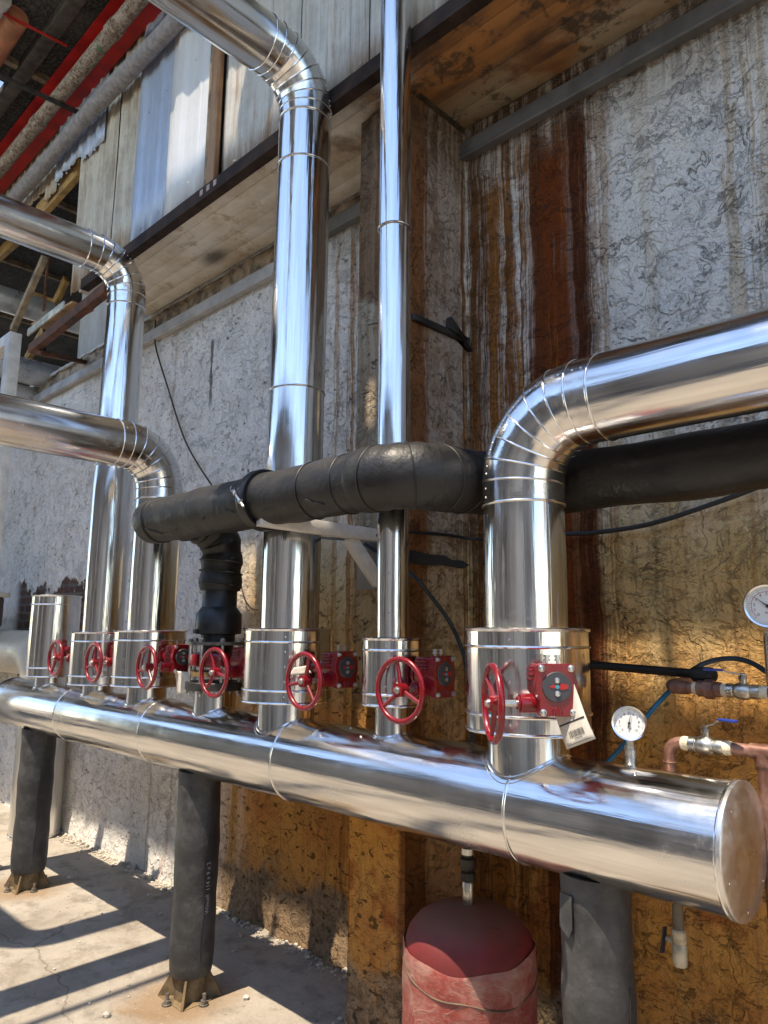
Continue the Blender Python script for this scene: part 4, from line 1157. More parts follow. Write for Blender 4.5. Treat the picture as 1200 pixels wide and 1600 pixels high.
# bend towards the wall, then right behind the nearest riser
pts = [Vector((xe-0.02, BY, BZ)), Vector((-1.64, BY, BZ)), Vector((-1.565, BY+0.025, BZ)), Vector((-1.52, BY+0.10, BZ+0.002)), Vector((-1.505, BY+0.21, BZ+0.006)), Vector((-1.50, BY+0.31, BZ+0.012)),
       Vector((-1.47, BY+0.41, BZ+0.018)), Vector((-1.39, BY+0.475, BZ+0.010)), Vector((-1.28, -0.415, BZ+0.002))]
m = MB(); sp = smooth_path(pts, 5)
m.tube(sp, [BR+0.0065+0.0035*math.sin(k*1.1)*math.sin(k*0.7) for k in range(len(sp))], 48)
m.build('bend_wrap', FOAM, bp)
for k in (4, 11, 17, 22, 27, 31):
    tdir = (sp[k+1]-sp[k-1]).normalized()
    MB().torus(sp[k], tdir+Vector((0, 0, 0.12 if k % 2 else -0.1)), BR+0.0075, 0.0026, 44, 6).build('joint', CABLE, bp)
m = MB(); n = 24
m.tube([(-1.30+(1.9)*k/n, -0.415, BZ+0.002+0.003*math.sin(k*0.8)) for k in range(n+1)], [BR-0.004+0.003*math.sin(k*1.3) for k in range(n+1)], 48)
m.build('right_sleeve', FOAM, bp)
MB().tube([(-0.55, -0.415, BZ+0.002), (-0.50, -0.415, BZ+0.002), (-0.45, -0.415, BZ+0.002)], [BR+0.008, BR+0.012, BR+0.009], 44).build('tape_band', CABLE, bp)
# drop to the flanged valve
pts = [(XV, BY+0.02, BZ-0.015), (XV, BY+0.10, BZ-0.02), (XV, -0.755, BZ-0.035), (XV, -0.695, BZ-0.075), (XV, HY, BZ-0.145), (XV, HY, BZ-0.23), (XV, HY, 1.775)]
sp = smooth_path(pts, 4)
m = MB(); m.tube(sp, [0.088+0.010*k/len(sp)+0.005*math.sin(k*1.5) for k in range(len(sp))], 40)
m.build('drop_wrap', FOAM, bp)
for z in (1.80, 1.86, 1.91): MB().torus((XV, HY, z), (0.05, 0.08, 1), 0.100, 0.0035, 40, 6).build('joint', CABLE, bp)
m = MB(); m.lathe([(0.055, 1.535), (0.078, 1.535), (0.078, 1.570), (0.105, 1.575), (0.107, 1.60), (0.105, 1.665), (0.083, 1.695), (0.080, 1.70), (0.080, 1.78), (0.06, 1.785)], (XV, HY, 0), (0, 0, 1), 44)
m.build('union', BLACKP, bp)
m = MB(); m.box((XV-0.02, HY-0.10, 1.585), (0.03, 0.03, 0.02), bev=0.004); m.build('lug', BLACKP, bp)

# clamp and bracket under the black pipe
XC = -2.29
cp = thing('pipe_clamp', 'black rubber lined strap clamp round the black pipe on the white bracket', 'clamp', (XC, BY, BZ))
m = MB(); m.lathe([(BR+0.003, -0.022), (BR+0.016, -0.024), (BR+0.019, -0.012), (BR+0.017, 0.0), (BR+0.019, 0.012), (BR+0.016, 0.024), (BR+0.003, 0.022)], (XC, BY, BZ), (1, 0, 0), 48, cap=False)
m.build('strap', BLACKP, cp)
m = MB(); m.cyl((XC-0.045, BY-BR-0.012, BZ+0.030), (XC+0.04, BY-BR-0.022, BZ-0.045), 0.005, seg=10)
m.lathe([(0.011, 0), (0.011, 0.01)], (XC-0.03, BY-BR-0.014, BZ+0.018), (0.75, -0.1, -0.65), 6); m.lathe([(0.011, 0), (0.011, 0.01)], (XC+0.01, BY-BR-0.018, BZ-0.018), (0.75, -0.1, -0.65), 6)
m.torus((XC-0.05, BY-BR-0.012, BZ+0.035), (1, 0, 0), 0.010, 0.003, 14, 6)
m.build('clamp_bolt', STEEL, cp)
wb = thing('wall_bracket', 'white painted steel bracket holding the black pipe, bolted to the pier', 'bracket', (-2.3, -0.42, 1.85))
A0 = at(404, 811, 1, -0.965); A1 = at(594, 838, 1, -0.436)
m = MB(); m.bar(A0, A1, 0.05, 0.052, bev=0.003); m.build('arm', WHITEST, wb)
m = MB(); m.bar(at(545, 840, 1, -0.57), at(592, 912, 1, -0.436), 0.05, 0.05, bev=0.003); m.build('brace', WHITEST, wb)
pq = at(582, 880, 1, -0.434)
m = MB(); m.box((pq.x+0.03, -0.434, pq.z+0.01), (0.24, 0.012, 0.24), bev=0.002); m.build('plate', simple("grey_plate", (0.30, 0.29, 0.27), 0.6, 0, 0.2, 9), wb)

# ================================================================== SUPPORT POSTS
def post(xc, r_, zt, label, dents, lean=0.0):
    t = thing('support_post', label, 'post', (xc, HY, 0), 0, 'foam sleeved posts under the header')
    n = 40; m = MB(); pts = []; rd = []
    for k in range(n+1):
        z = 0.098+(zt-0.098)*k/n
        pts.append((xc+lean*(1-z)+0.002*math.sin(z*9+xc), HY, z))
        rd.append(r_+0.0016*math.sin(z*17+xc*3)+0.0012*math.sin(z*41)+(-0.006 if k == 0 else 0))
    m.tube(pts, rd, 44)
    for v in m.v:
        v.x += 0.0035*noise.noise(Vector((v.x*7, v.y*7, v.z*5))); v.y += 0.0035*noise.noise(Vector((v.x*7+9, v.y*7, v.z*5)))
    s = m.build('sleeve', SLEEVE, t)
    # split running down the sleeve
    m = MB(); m.tube(smooth_path([(xc+lean*(1-z)+(r_+0.001)*math.cos(R(-8+3*math.sin(z*20))), HY+(r_+0.001)*math.sin(R(-8+3*math.sin(z*20))), z) for z in [0.17+0.075*k for k in range(int((zt-0.3)/0.075))]], 3), 0.0028, 6)
    m.build('split', CABLE, s)
    FOOT = simple("rusty_foot_steel", (0.16, 0.11, 0.055), 0.8, 0, 0.5, 14, 0.003)
    f = MB(); f.cyl((xc+lean, HY, -0.01), (xc+lean, HY, 0.18), r_*0.72, seg=32)
    f.build('foot_tube', FOOT, t)
    MB().box((xc+lean, HY, 0.0), (0.20, 0.20, 0.007), bev=0.002).build('base_plate', FOOT, t)
    for a in (45, 135, 225, 315):
        g = MB(); g.prism([(r_*0.70, -0.005), (0.138, -0.005), (0.138, 0.010), (r_*0.86, 0.105), (r_*0.70, 0.105)], -0.005, 0.005, 'xz')
        M = Matrix.Rotation(R(a), 3, 'Z')
        for v in g.v: v[:] = M @ v + Vector((xc+lean, HY, 0))
        g.build('gusset', FOOT, t)
    for a in (0, 90, 180, 270):
        b = MB(); q = Vector((xc+lean+0.112*math.cos(R(a)), HY+0.112*math.sin(R(a)), 0.004))
        b.cyl(q, q+Vector((0, 0, 0.042)), 0.008, seg=10); b.lathe([(0.015, 0), (0.015, 0.016)], q, (0, 0, 1), 6); b.lathe([(0.022, 0), (0.022, 0.003)], q-Vector((0, 0, 0.001)), (0, 0, 1), 16)
        b.build('anchor_bolt', simple("dirty_bolt", (0.22, 0.20, 0.17), 0.5, 0.7, 0.4, 30), t)
    return t, s
post(-4.93, 0.103, 0.955, 'black foam sleeved post at the far left end of the header', [], 0.0)
p2, s2_ = post(-3.03, 0.096, 0.955, 'black foam sleeved post with printed lettering under the middle of the header', [], 0.0)
p3, s3_ = post(-1.05, 0.094, 0.955, 'dark foam sleeved post nearest the camera beside the red tank', [], 0.0)
m = MB(); m.prism([(-0.02, 0.0), (0.03, 0.004), (0.034, -0.075), (0.024, -0.098), (-0.012, -0.083)], -0.001, 0.002, 'xz')
M_ = Matrix.Rotation(R(58), 3, 'Z')
aa = R(-118)
for v in m.v:
    th = aa+v.x/0.094
    v[:] = (-1.05+(0.0975+v.y+0.004*abs(v.z)/0.05)*math.cos(th), HY+(0.0975+v.y+0.004*abs(v.z)/0.05)*math.sin(th), 0.905+v.z)
m.build('loose_tape', SLEEVE, p3)
def text_mesh(body, size):
    cu = bpy.data.curves.new('lettering', 'FONT'); cu.body = body; cu.size = size; cu.resolution_u = 2
    ob = bpy.data.objects.new('lettering', cu); COL.objects.link(ob)
    dg = bpy.context.evaluated_depsgraph_get()
    me = bpy.data.meshes.new_from_object(ob.evaluated_get(dg))
    vs = [v.co.copy() for v in me.vertices]; fs = [list(p.vertices) for p in me.polygons]
    bpy.data.objects.remove(ob); bpy.data.curves.remove(cu); bpy.data.meshes.remove(me)
    return vs, fs
vs, fs = text_mesh("Wincell  114 x 9 x 2", 0.026)
m = MB()
ta = R(6)
out = []
for v in vs:
    th = ta - v.y/0.096
    out.append((-3.03+0.1000*math.cos(th), HY+0.1000*math.sin(th), 0.36+v.x))
# letters run up the post, so their tops point left
m.add(out, fs)
m.build('printed_lettering', SLEEVETXT, s2_)

# ================================================================== EXPANSION TANK
TX, TY, TR = -1.655, -0.45, 0.222
tk = thing('expansion_tank', 'red pressure tank half wrapped in dusty torn plastic film', 'tank', (TX, TY, 0))
t = NT("dusty_red_tank"); p = t.obj(); a = t.noise(p, 6, 5, 0.65)
sx = t.n("ShaderNodeSeparateXYZ"); t.put(sx.inputs[0], t.pos())
c = t.mix(t.ss(a, 0.35, 0.65), (0.20, 0.014, 0.016), (0.13, 0.014, 0.014))
dst = t.math('MULTIPLY', t.ss(sx.outputs[2], 0.575, 0.66), t.ss(a, 0.3, 0.6, 0.45, 0.92))
c = t.mix(dst, c, (0.16, 0.085, 0.06))
c = t.mix(t.ss(t.noise(p, 34, 5, 0.7), 0.60, 0.68, 0, 0.6), c, (0.07, 0.035, 0.03))
TANK = t.set(color=c, rough=t.ss(a, 0.3, 0.7, 0.5, 0.75))
zt0 = 0.555
m = MB(); m.lathe([(TR*0.5, 0.05), (TR*0.9, 0.10), (TR, 0.16), (TR, zt0-0.035), (TR*0.985, zt0-0.005), (TR*0.93, zt0+0.030), (TR*0.80, zt0+0.066), (TR*0.60, zt0+0.092), (TR*0.35, zt0+0.108), (TR*0.12, zt0+0.113), (0.004, zt0+0.114)], (TX, TY, 0), (0, 0, 1), 56)
m.build('shell', TANK, tk)
for a in (60, 180, 300):
    MB().bar((TX+0.16*math.cos(R(a)), TY+0.16*math.sin(R(a)), 0.0), (TX+0.15*math.cos(R(a)), TY+0.15*math.sin(R(a)), 0.14), 0.04, 0.012, (math.cos(R(a)), math.sin(R(a)), 0)).build('leg', RED, tk)
t = NT("dusty_plastic_film"); p = t.obj()
w = t.noise(t.warp(t.scale(p, (5, 5, 9)), 1.2, 0.9), 2.2, 5, 0.6, 2.0)
fold = t.ss(t.math('ABSOLUTE', t.math('SUBTRACT', w, 0.5)), 0.0, 0.035, 1.0, 0.0)
d = t.noise(p, 4, 5, 0.65)
n2 = t.noise(t.warp(t.scale(p, (1, 1, 1.6)), 2.5, 0.5, 2), 2.6, 2, 0.45)
swirl = t.math('MULTIPLY', t.ss(t.math('SINE', t.math('MULTIPLY', n2, 95.0)), 0.80, 0.97), t.ss(t.noise(p, 5, 3, 0.6), 0.40, 0.60))
c = t.mix(t.ss(d, 0.40, 0.66), (0.30, 0.055, 0.045), (0.40, 0.235, 0.19))
c = t.mix(t.math('MULTIPLY', swirl, 0.30), c, (0.46, 0.32, 0.26))
c = t.mix(t.math('MULTIPLY', fold, 0.25), c, (0.45, 0.36, 0.30))
hh = t.noise(t.warp(t.scale(p, (4, 4, 10)), 1.5, 0.8), 1.6, 4, 0.6)
FILM = t.set(color=c, rough=0.38, normal=t.bump(t.math('ADD', hh, t.math('MULTIPLY', swirl, 0.10)), 0.6, 0.012), alpha=t.ss(d, 0.25, 0.55, 0.72, 0.96))
m = MB(); vs = []; nu, nv = 110, 34
for j in range(nv+1):
    for i in range(nu):
        th = 2*PI*i/nu
        top = zt0-0.012+0.014*math.sin(th*2+0.6)+0.004*math.sin(th*7)
        z = 0.12+(top-0.12)*j/nv
        q = Vector((math.cos(th)*3, math.sin(th)*3, z*9))
        rr = TR+0.003+0.003*abs(noise.noise(q))+0.0025*abs(noise.noise(q*2.7))-(0.004 if j == nv else 0)
        vs.append((TX+rr*math.cos(th), TY+rr*math.sin(th), z))
m.add(vs, [[j*nu+i, j*nu+(i+1) % nu, (j+1)*nu+(i+1) % nu, (j+1)*nu+i] for j in range(nv) for i in range(nu)])
m.build('plastic_wrap', FILM, tk)
m = MB(); pts = []
for i in range(64):
    th = 2*PI*i/64
    pts.append((TX+(TR+0.006+0.002*math.sin(th*9))*math.cos(th), TY+(TR+0.006+0.003*math.sin(th*9))*math.sin(th), zt0-0.075+0.045*math.sin(th-1.2)+0.008*math.sin(th*5)))
m.tube(pts, 0.0028, 6, closed=True); m.build('film_fold', simple("dirty_film_fold", (0.14, 0.09, 0.055), 0.5, 0, 0.4, 14), tk)
# connection from the header down to the tank
tf = thing('tank_connector', 'brass fitting and short dark hose between header and red tank', 'pipe fitting', (TX, TY, zt0+0.1))
m = MB(); m.lathe([(0.016, 0.0), (0.020, 0.01), (0.020, 0.075), (0.017, 0.08)], (TX, TY, zt0+0.105), (0, 0, 1), 16); m.build('brass_nipple', BRASS, tf)
m = MB(); m.lathe([(0.017, 0), (0.026, 0.004), (0.026, 0.03), (0.020, 0.036), (0.028, 0.05), (0.028, 0.075), (0.019, 0.082)], (TX, TY, zt0+0.185), (0, 0, 1), 12); m.build('union_nut', DARKST, tf)
m = MB(); m.tube(smooth_path([(TX, TY, zt0+0.262), (TX+0.004, TY-0.01, zt0+0.33), (TX, TY-0.055, zt0+0.40), (TX, TY-0.09, zt0+0.47)], 6), 0.017, 14); m.build('hose', DARKST, tf)
m = MB(); m.lathe([(0.023, 0), (0.023, 0.02)], (TX, TY, zt0+0.275), (0, 0, 1), 14); m.build('hose_clip', STEEL, tf)

# ================================================================== GAUGES, COPPER LINES
def gauge(loc, face, r_, label, stem_to, needle, red_arc=False):
    t = thing('pressure_gauge', label, 'gauge', loc, 0, 'round pressure gauges')
    c = Vector(loc); f = Vector(face).normalized()
    a, b, _ = frame_of(f)
    up = Vector((0, 0, 1)); rt_ = f.cross(up).normalized()*-1; upv = rt_.cross(f)*-1
    m = MB(); m.lathe([(r_*0.5, -0.045), (r_*0.92, -0.042), (r_*0.97, -0.036), (r_*0.97, -0.004)], c, f, 40); m.build('case', STEEL, t)
    m = MB(); m.lathe([(r_*0.97, -0.012), (r_*1.03, -0.010), (r_*1.04, 0.002), (r_*0.99, 0.008), (r_*0.90, 0.006), (r_*0.88, -0.001)], c, f, 48, cap=False); m.build('bezel', SEAM, t)
    d = MB().lathe([(0.001, 0.0), (r_*0.90, 0.0)], c-f*0.0015, f, 48, cap=False).build('dial', WHITEF, t)
    m = MB()
    def Q(ang, rr, off=0.0006):
        return c+f*(off-0.0015)+(rt_*math.cos(ang)+upv*math.sin(ang))*rr
    for k in range(41):
        ang = R(225-270*k/40); r0 = r_*(0.70 if k % 4 == 0 else 0.76); r1 = r_*0.82; w = 0.010 if k % 4 == 0 else 0.006
        m.add([Q(ang-w, r0), Q(ang+w, r0), Q(ang+w, r1), Q(ang-w, r1)], [[0, 1, 2, 3]])
    for k in range(11):
        ang = R(225-270*k/10); cc = Q(ang, r_*0.56)
        vs, fs = text_mesh(str(k), r_*0.20)
        cx = sum(v.x for v in vs)/len(vs); cy = sum(v.y for v in vs)/len(vs)
        m.add([cc+rt_*(v.x-cx)+upv*(v.y-cy) for v in vs], fs)
    vs, fs = text_mesh("bar", r_*0.16); cx = sum(v.x for v in vs)/len(vs)
    m.add([Q(R(270), r_*0.35)+rt_*(v.x-cx)+upv*v.y for v in vs], fs)
    m.build('scale_print', INK, d)
    if red_arc:
        m = MB(); n = 30
        for k in range(n):
            a0 = R(225-270*k/n); a1 = R(225-270*(k+0.7)/n)
            m.add([Q(a0, r_*0.66), Q(a1, r_*0.66), Q(a1, r_*0.69), Q(a0, r_*0.69)], [[0, 1, 2, 3]])
        m.build('red_arc', REDINK, d)
    m = MB(); na = R(needle); tip = Q(na, r_*0.72, 0.003); tail = Q(na+PI, r_*0.25, 0.003); pv = Q(na+PI/2, r_*0.035, 0.003)-c
    side_ = (rt_*math.cos(na+PI/2)+upv*math.sin(na+PI/2))
    m.prism([(-r_*0.26, -r_*0.05), (-r_*0.26, r_*0.05), (0, r_*0.03), (r_*0.72, 0.0), (0, -r_*0.03)], 0.0028, 0.0036)
    dirv = rt_*math.cos(na)+upv*math.sin(na)
    for v in m.v: v[:] = c+dirv*v.x+side_*v.y+f*v.z
    m.lathe([(r_*0.08, 0.002), (r_*0.08, 0.0045), (0.001, 0.005)], c, f, 16)
    m.build('needle', INK, t)
    st = MB(); base = c-f*0.02-Vector((0, 0, r_*0.9))
    st.cyl(base+Vector((0, 0, 0.01)), base-Vector((0, 0, 0.022)), 0.010, seg=8)
    st.lathe([(0.016, 0), (0.016, 0.02)], base-Vector((0, 0, 0.040)), (0, 0, 1), 6)
    st.cyl(base-Vector((0, 0, 0.03)), Vector((base.x, base.y, stem_to)), 0.017, seg=16)
    st.build('stem', BRASS, t)
    return t
gauge(at(983, 1130, 1, -0.60), (0.42, -0.90, 0.06), 0.047, 'small round pressure gauge on the header right of the nearest valve', 1.23, 78)
gauge(at(1199, 947, 1, -0.30), (0.30, -0.95, 0.05), 0.062, 'large pressure gauge cut by the right edge of the photo', 1.43, 140, True)

def ball_valve(p, handle_dir, up_h, label, hang=0.0):
    """valve lying along x at p with a lever handle"""
    t = thing('ball_valve', label, 'valve', p, 0, 'small ball valves with blue levers')
    p = Vector(p)
    m = MB(); m.lathe([(0.016, -0.045), (0.021, -0.045), (0.021, -0.028), (0.019, -0.026), (0.024, -0.016), (0.025, 0.0), (0.024, 0.014), (0.019, 0.020), (0.021, 0.024), (0.021, 0.045), (0.016, 0.045)], p, (1, 0, 0), 12)
    m.cyl(p, p+Vector((0, 0, 0.036)), 0.010, seg=14); m.build('body', BRASS, t)
    for dx in (-0.055, 0.055):
        m = MB(); m.lathe([(0.0165, -0.012), (0.019, -0.006), (0.0185, 0.006), (0.0165, 0.012)], p+Vector((dx, 0, 0)), (1, 0, 0), 14); m.build('hemp_seal', HEMP, t)
    m = MB(); m.lathe([(0.012, 0), (0.012, 0.010), (0.007, 0.011), (0.007, 0.018)], p+Vector((0, 0, 0.034)), (0, 0, 1), 6); m.build('stem_nut', STEEL, t)
    h = Vector(handle_dir).normalized()
    q = p+Vector((0, 0, 0.046))
    m = MB(); m.bar(q-h*0.012, q+h*0.035+Vector((0, 0, up_h*0.5)), 0.018, 0.003, bev=0.0008); m.bar(q+h*0.035+Vector((0, 0, up_h*0.5)), q+h*0.055+Vector((0, 0, up_h)), 0.015, 0.003, bev=0.0008)
    L = m.build('lever', STEEL, t)
    m = MB(); m.bar(q+h*0.05+Vector((0, 0, up_h)), q+h*0.108+Vector((0, 0, up_h*1.05)), 0.016, 0.007, bev=0.003)
    m.build('grip', BLUEH, L)
    return t
# upper copper line
yu, zu = -0.30, 1.434
x0u = at(1045, 1072, 1, yu).x
cu = thing('copper_pipe', 'upper copper line with a union nut behind the large gauge', 'pipe', (x0u+0.2, yu, zu))
m = MB(); m.tube(smooth_path([(x0u-0.006, yu+0.25, zu+0.01), (x0u-0.006, yu+0.06, zu+0.005), (x0u+0.006, yu+0.015, zu), (x0u+0.05, yu, zu), (x0u+0.09, yu, zu)], 5), 0.017, 16)
m.cyl((x0u+0.01, yu+0.004, zu), (x0u+0.06, yu, zu), 0.0205, seg=18)
m.tube([(x0u+0.09, yu, zu), (x0u+1.4, yu, zu-0.004)], 0.0155, 16); m.build('tube', COPPER, cu)
m = MB(); m.lathe([(0.017, 0), (0.024, 0.002), (0.024, 0.022), (0.029, 0.024), (0.029, 0.050), (0.022, 0.052), (0.022, 0.072), (0.017, 0.074)], (x0u+0.088, yu, zu), (1, 0, 0), 8); m.build('union_nut', COPPER, cu)
m = MB(); m.lathe([(0.017, 0), (0.019, 0.003), (0.018, 0.012), (0.0165, 0.014)], (x0u+0.074, yu, zu), (1, 0, 0), 14); m.build('hemp_seal', HEMP, cu)
pv_ = at(1162, 1083, 1, yu)
ball_valve((pv_.x, yu, zu), (-1, -0.15, 0.0), 0.012, 'ball valve with a long blue lever on the upper copper line')
# lower copper line
yl = -0.52; zl = at(1060, 1160, 1, yl).z
x0l = at(1047, 1195, 1, yl).x
cu2 = thing('copper_pipe', 'lower copper line rising from the header and turning right', 'pipe', (x0l, yl, 1.2))
m = MB(); m.tube(smooth_path([(x0l, yl, 1.10), (x0l, yl, 1.20), (x0l, yl, zl-0.035), (x0l+0.010, yl, zl-0.010), (x0l+0.035, yl, zl), (x0l+0.08, yl, zl), (x0l+0.2, yl, zl), (x0l+1.0, yl, zl)], 6), 0.0165, 16)
for z in (1.245,): m.torus((x0l, yl, z), (0, 0, 1), 0.0165, 0.0025, 18, 6)
xt_ = at(1192, 1172, 1, yl).x
m.tube([(xt_, yl, zl), (xt_, yl, 0.75)], 0.0165, 16); m.cyl((xt_-0.03, yl, zl), (xt_+0.03, yl, zl), 0.020, seg=16); m.cyl((xt_, yl, zl-0.035), (xt_, yl, zl), 0.020, seg=16)
m.build('tube', COPPER, cu2)
pv_ = at(1104, 1168, 1, yl)
ball_valve((pv_.x, yl, zl), (0.62, -0.3, 0), 0.028, 'ball valve with a short blue lever and hemp on the lower copper line')
# small fittings at the right edge: bundle of wires
m = MB()
for k in range(4): m.tube(smooth_path([at(1188+3*k, 1246+4*k, 1, -0.45), at(1200, 1248+4*k, 1, -0.44), at(1225, 1252+5*k, 1, -0.40)], 4), 0.003, 6)
tag(m.build('wire_bundle', simple("cream_wire", (0.62, 0.56, 0.44), 0.5)), 'cream wires at the right edge above the end of the header', 'wires')

# black steel pipe stub on the wall
m = MB(); p0 = at(915, 1038, 1, -0.12); p1 = at(1088, 1053, 1, -0.26); d_ = (p1-p0).normalized()
m.tube([p0, p1], 0.0145, 16); m.tube([p1-d_*0.005, p1+d_*0.055, p1+d_*0.062, p1+d_*0.068], [0.024, 0.024, 0.020, 0.008], 18)
tag(m.build('steel_pipe', BLACKS), 'black steel pipe stub on the damp wall right of the nearest valve jacket', 'pipe')
# drain valve below the header
dv = thing('drain_valve', 'small drain valve hanging below the right end of the header', 'valve', (-0.825, HY, 0.8))
MB().cyl((-0.825, HY, 0.95), (-0.825, HY, 0.868), 0.0135, seg=16).build('pipe_stub', simple("olive_steel", (0.12, 0.10, 0.07), 0.6, 0.3, 0.3, 20), dv)
m = MB(); m.lathe([(0.013, 0.085), (0.018, 0.080), (0.018, 0.055), (0.016, 0.052), (0.0185, 0.046), (0.0185, 0.018), (0.016, 0.0), (0.012, 0.0)], (-0.825, HY, 0.785), (0, 0, 1), 14)
m.cyl((-0.825, HY, 0.835), (-0.86, HY+0.012, 0.835), 0.008, seg=10); m.build('body', simple('dull_brass', (0.42, 0.36, 0.26), 0.55, 0.6, 0.4, 30, 0.001), dv)
m = MB(); m.bar((-0.866, HY+0.014, 0.86), (-0.872, HY+0.004, 0.80), 0.020, 0.004, (1, 0, 0)); m.build('handle', simple("navy_lever", (0.012, 0.014, 0.03), 0.6), dv)

# ------------------------------------------------------------------ hoses and cables
def cable(name, label, pts, r_, mat, cat='cable', n=8):
    m = MB(); m.tube(smooth_path(pts, n), r_, 8)
    return tag(m.build(name, mat), label, cat)
Q = lambda x, y, d=-0.02: at(x, y, 1, d)
cable('cable', 'thin black cable hanging down the white wall from the soffit', [at(243, 500, 1, -0.03), at(243, 540, 1, -0.03), at(262, 605, 1, -0.03), at(290, 690, 1, -0.03), at(330, 757, 1, -0.03), at(345, 772, 1, -0.03)], 0.006, CABLE)
cable('cable', 'black cable sagging along the wall below the black pipe at the right', [at(878, 834, 1, -0.03), at(930, 832, 1, -0.03), at(1010, 820, 1, -0.03), at(1100, 792, 1, -0.03), at(1205, 752, 1, -0.03), at(1300, 700, 1, -0.03)], 0.009, CABLE)
cable('cable', 'black cable crossing the pier flank behind the thin riser', [at(500, 840, 1, -0.05), at(548, 842, 1, -0.44), at(620, 832, 1, -0.45), (-1.955, -0.40, at(645, 832, 0, -1.96).z), at(700, 836, 0, -1.965), at(740, 842, 1, -0.03), at(800, 842, 1, -0.03), at(880, 836, 1, -0.03)], 0.007, CABLE, n=6)
cable('hose', 'dark blue hose curving down the pier flank to the header', [at(570, 850, 1, -0.46), at(640, 895, 1, -0.47), at(672, 930, 1, -0.40), at(700, 968, 1, -0.30), at(716, 1000, 1, -0.25), at(728, 1040, 1, -0.22), at(735, 1120, 1, -0.2), at(740, 1190, 1, -0.2)], 0.0085, NAVYHOSE, 'hose')
cable('hose', 'bright blue hose behind the small gauge', [at(925, 1215, 1, -0.30), at(958, 1182, 1, -0.30), at(985, 1152, 1, -0.30), at(1020, 1108, 1, -0.26), at(1048, 1078, 1, -0.20), at(1075, 1052, 1, -0.15)], 0.0085, BLUEHOSE, 'hose')
cable('hose', 'dark blue hose arching over the upper copper line', [at(1075, 1052, 1, -0.14), at(1100, 1037, 1, -0.10), at(1135, 1029, 1, -0.08), at(1170, 1034, 1, -0.08), at(1205, 1055, 1, -0.10), at(1250, 1090, 1, -0.12)], 0.0085, NAVYHOSE, 'hose')
cable('cable', 'thin brown wire loop on the plaster right of the black drop pipe', [at(376, 910, 1, -0.03), at(382, 935, 1, -0.03), at(392, 950, 1, -0.03), at(402, 953, 1, -0.03)], 0.004, simple("brown_wire", (0.16, 0.12, 0.08), 0.7), n=6)
cable('wire_end', 'short cut wire sticking out of the beige panel of the pier', [at(575, 508, 1, -0.43), at(592, 505, 1, -0.47), at(602, 512, 1, -0.50)], 0.003, CABLE, 'wire', 4)

# ------------------------------------------------------------------ far left: clad riser from the floor, motor, white frame
fl = thing('clad_riser', 'aluminium clad pipe standing on the floor behind the far left post', 'pipe', (-6.08, -0.20, 0))
MB().tube([(-6.08, -0.20, 0.0), (-6.08, -0.20, 0.6), (-6.08, -0.20, 1.15)], 0.185, 44).build('vertical_jacket', alu('dull_aluminium', 'z', 0.34, 1.0, (0.80, 0.78, 0.74)), fl)
m = MB(); m.tube(arc_pts((-6.38, -0.20, 1.08), (1, 0, 0), (0, 0, 1), 0.30, 5)+[(-9, -0.20, 1.38)], 0.185, 44); m.build('elbow', BEIGE, fl, sharp=8)
MB().torus((-6.08, -0.20, 0.02), (0, 0, 1), 0.186, 0.006, 44, 8).build('base_bead', SEAM, fl)
mt = thing('motor_box', 'cream motor housing at the left edge behind the header', 'motor', (-7.2, -0.5, 1.6))
m = MB(); m.box((-7.35, -0.45, 1.72), (0.9, 0.3, 0.26), bev=0.02); m.build('housing', simple("brown_housing", (0.13, 0.10, 0.08), 0.6, 0.2, 0.3, 5), mt)
m = MB(); m.box((-7.35, -0.45, 1.87), (1.0, 0.36, 0.04), bev=0.008); m.build('lid', BEIGE, mt)
wf = thing('white_frame', 'white painted square tube frame at the left edge', 'frame', (-5.4, -0.9, 0))
pc = at(22, 522, 1, -0.90)
m = MB(); m.bar((pc.x, -0.90, 0.0), (pc.x, -0.90, pc.z), 0.085, 0.085, (0, 1, 0), 0.004); m.build('upright', WHITEST, wf)
m = MB(); m.bar((pc.x-0.043, -0.90, pc.z-0.042), (pc.x-2.2, -0.90, pc.z-0.042), 0.085, 0.085, bev=0.004); m.build('top_rail', WHITEST, wf)
m = MB(); m.bar((pc.x-2.2, -0.90, 0.0), (pc.x-2.2, -0.90, pc.z-0.085), 0.085, 0.085, (0, 1, 0), 0.004); m.build('upright', WHITEST, wf)
m = MB(); vs = []
for k in range(9): vs.append((-6.02+0.05*math.cos(k*0.7)+random.uniform(-.02, .02), -0.07+0.04*math.sin(k*0.7), 0.012+0.02*random.random()))
m.add(vs+[(-6.02, -0.07, 0.06)], [[k, (k+1) % 9, 9] for k in range(9)])
tag(m.build('plastic_scrap', BLUEWRAP, flat=True), 'crumpled scrap of blue plastic at the foot of the left wall', 'scrap')
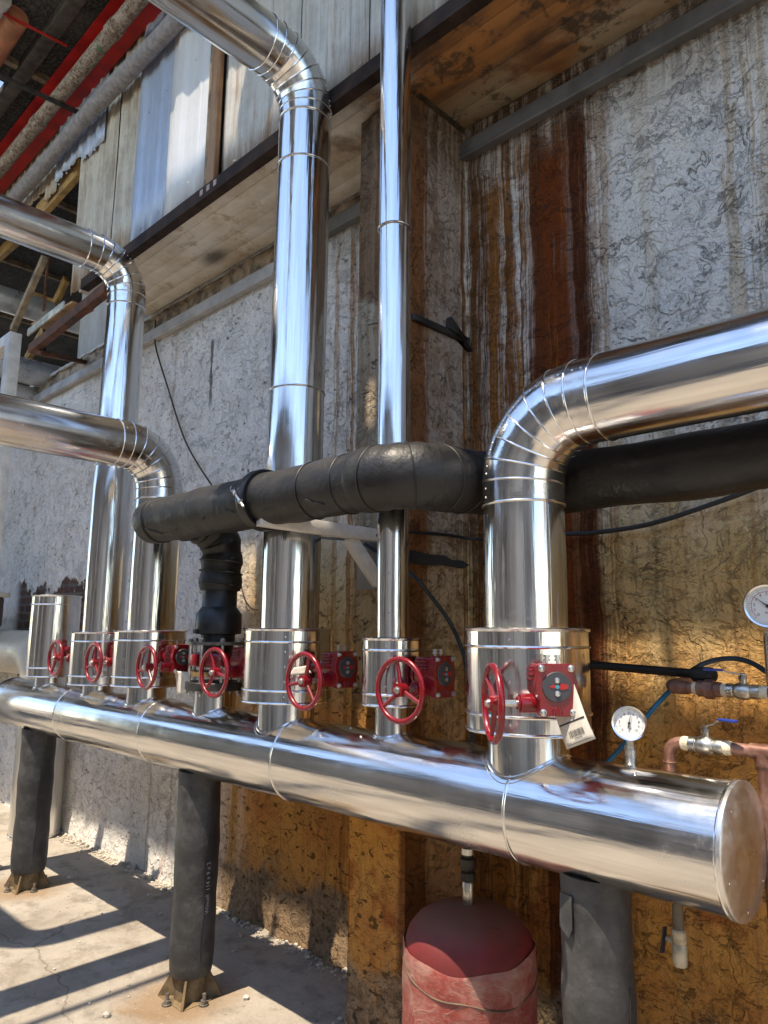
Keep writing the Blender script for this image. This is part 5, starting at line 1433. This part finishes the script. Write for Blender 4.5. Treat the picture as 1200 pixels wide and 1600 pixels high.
# rubble along the foot of the wall
m = MB()
for k in range(900):
    x = random.uniform(-6.2, -2.35); y = -abs(random.gauss(0, 0.045))-0.015
    if random.random() < 0.12: y = -random.uniform(0.1, 1.6)
    r_ = random.uniform(0.003, 0.012) if random.random() < 0.9 else random.uniform(0.012, 0.022)
    bm = bmesh.new(); bmesh.ops.create_icosphere(bm, subdivisions=1, radius=r_)
    vs = [Vector((v.co.x*random.uniform(.7, 1.3), v.co.y*random.uniform(.7, 1.3), v.co.z*random.uniform(.5, .9)))+Vector((x, y, r_*0.4)) for v in bm.verts]
    bm.verts.ensure_lookup_table(); m.add(vs, [[v.index for v in f.verts] for f in bm.faces]); bm.free()
tag(m.build('rubble', simple("plaster_crumbs", (0.45, 0.41, 0.35), 0.95, 0, 0.4, 20), flat=True), 'crumbs of fallen plaster along the foot of the wall', 'rubble', kind='stuff')

# ------------------------------------------------------------------ across the yard (behind the camera, seen in the metal)
ob = thing('workshop', 'plain grey workshop across the yard, behind the camera', 'building', (-3, -6.4, 0))
OB = simple("grey_render", (0.30, 0.28, 0.255), 0.9, 0, 0.3, 1.5); OBL = simple("cream_dado", (0.68, 0.62, 0.52), 0.8, 0, 0.2, 2)
m = MB(); m.box((-3, -8.4, 2.1), (26, 4.0, 4.2)); m.build('wall', OB, ob)
m = MB(); m.box((-3, -8.3, 4.26), (26.4, 4.5, 0.12)); m.build('roof', DARKST, ob)
x = -16.0; rs = random.Random(3)
tones = [(0.62, 0.58, 0.50), (0.40, 0.37, 0.34), (0.55, 0.51, 0.45), (0.30, 0.28, 0.26), (0.70, 0.66, 0.59), (0.46, 0.42, 0.37), (0.20, 0.18, 0.165)]  # mixed tones of unseen strips, added to stripe the metal's reflections
FM = [simple("stripe_panel_%s" % n_, c_, 0.8, 0, 0.2, 3) for n_, c_ in zip(("cream", "grey", "stone", "slate", "white", "taupe", "dark"), tones)]
k = 0
while x < 10:
    w_ = rs.choice((0.25, 0.4, 0.6, 0.9, 1.2)); d_ = 0.03+0.012*(k % 3)
    MB().box((x+w_/2, -6.39, 1.55), (w_, d_, 3.1)).build('stripe_panel', FM[rs.choice((0, 0, 1, 2, 2, 3, 4, 4, 5, 6))], ob)
    x += w_; k += 1

m = MB(); m.tube([(-3.36, -2.17, 6.02), (-3.355, -4.3, 5.1), (-3.35, -6.42, 4.35)], 0.024, 10)  # unseen pipe added to lay a thin shadow stripe on the floor
tag(m.build('shadow_conduit', DARKST), 'thin dark pipe added over the yard, unseen, to cast a shadow stripe', 'shadow_conduit')
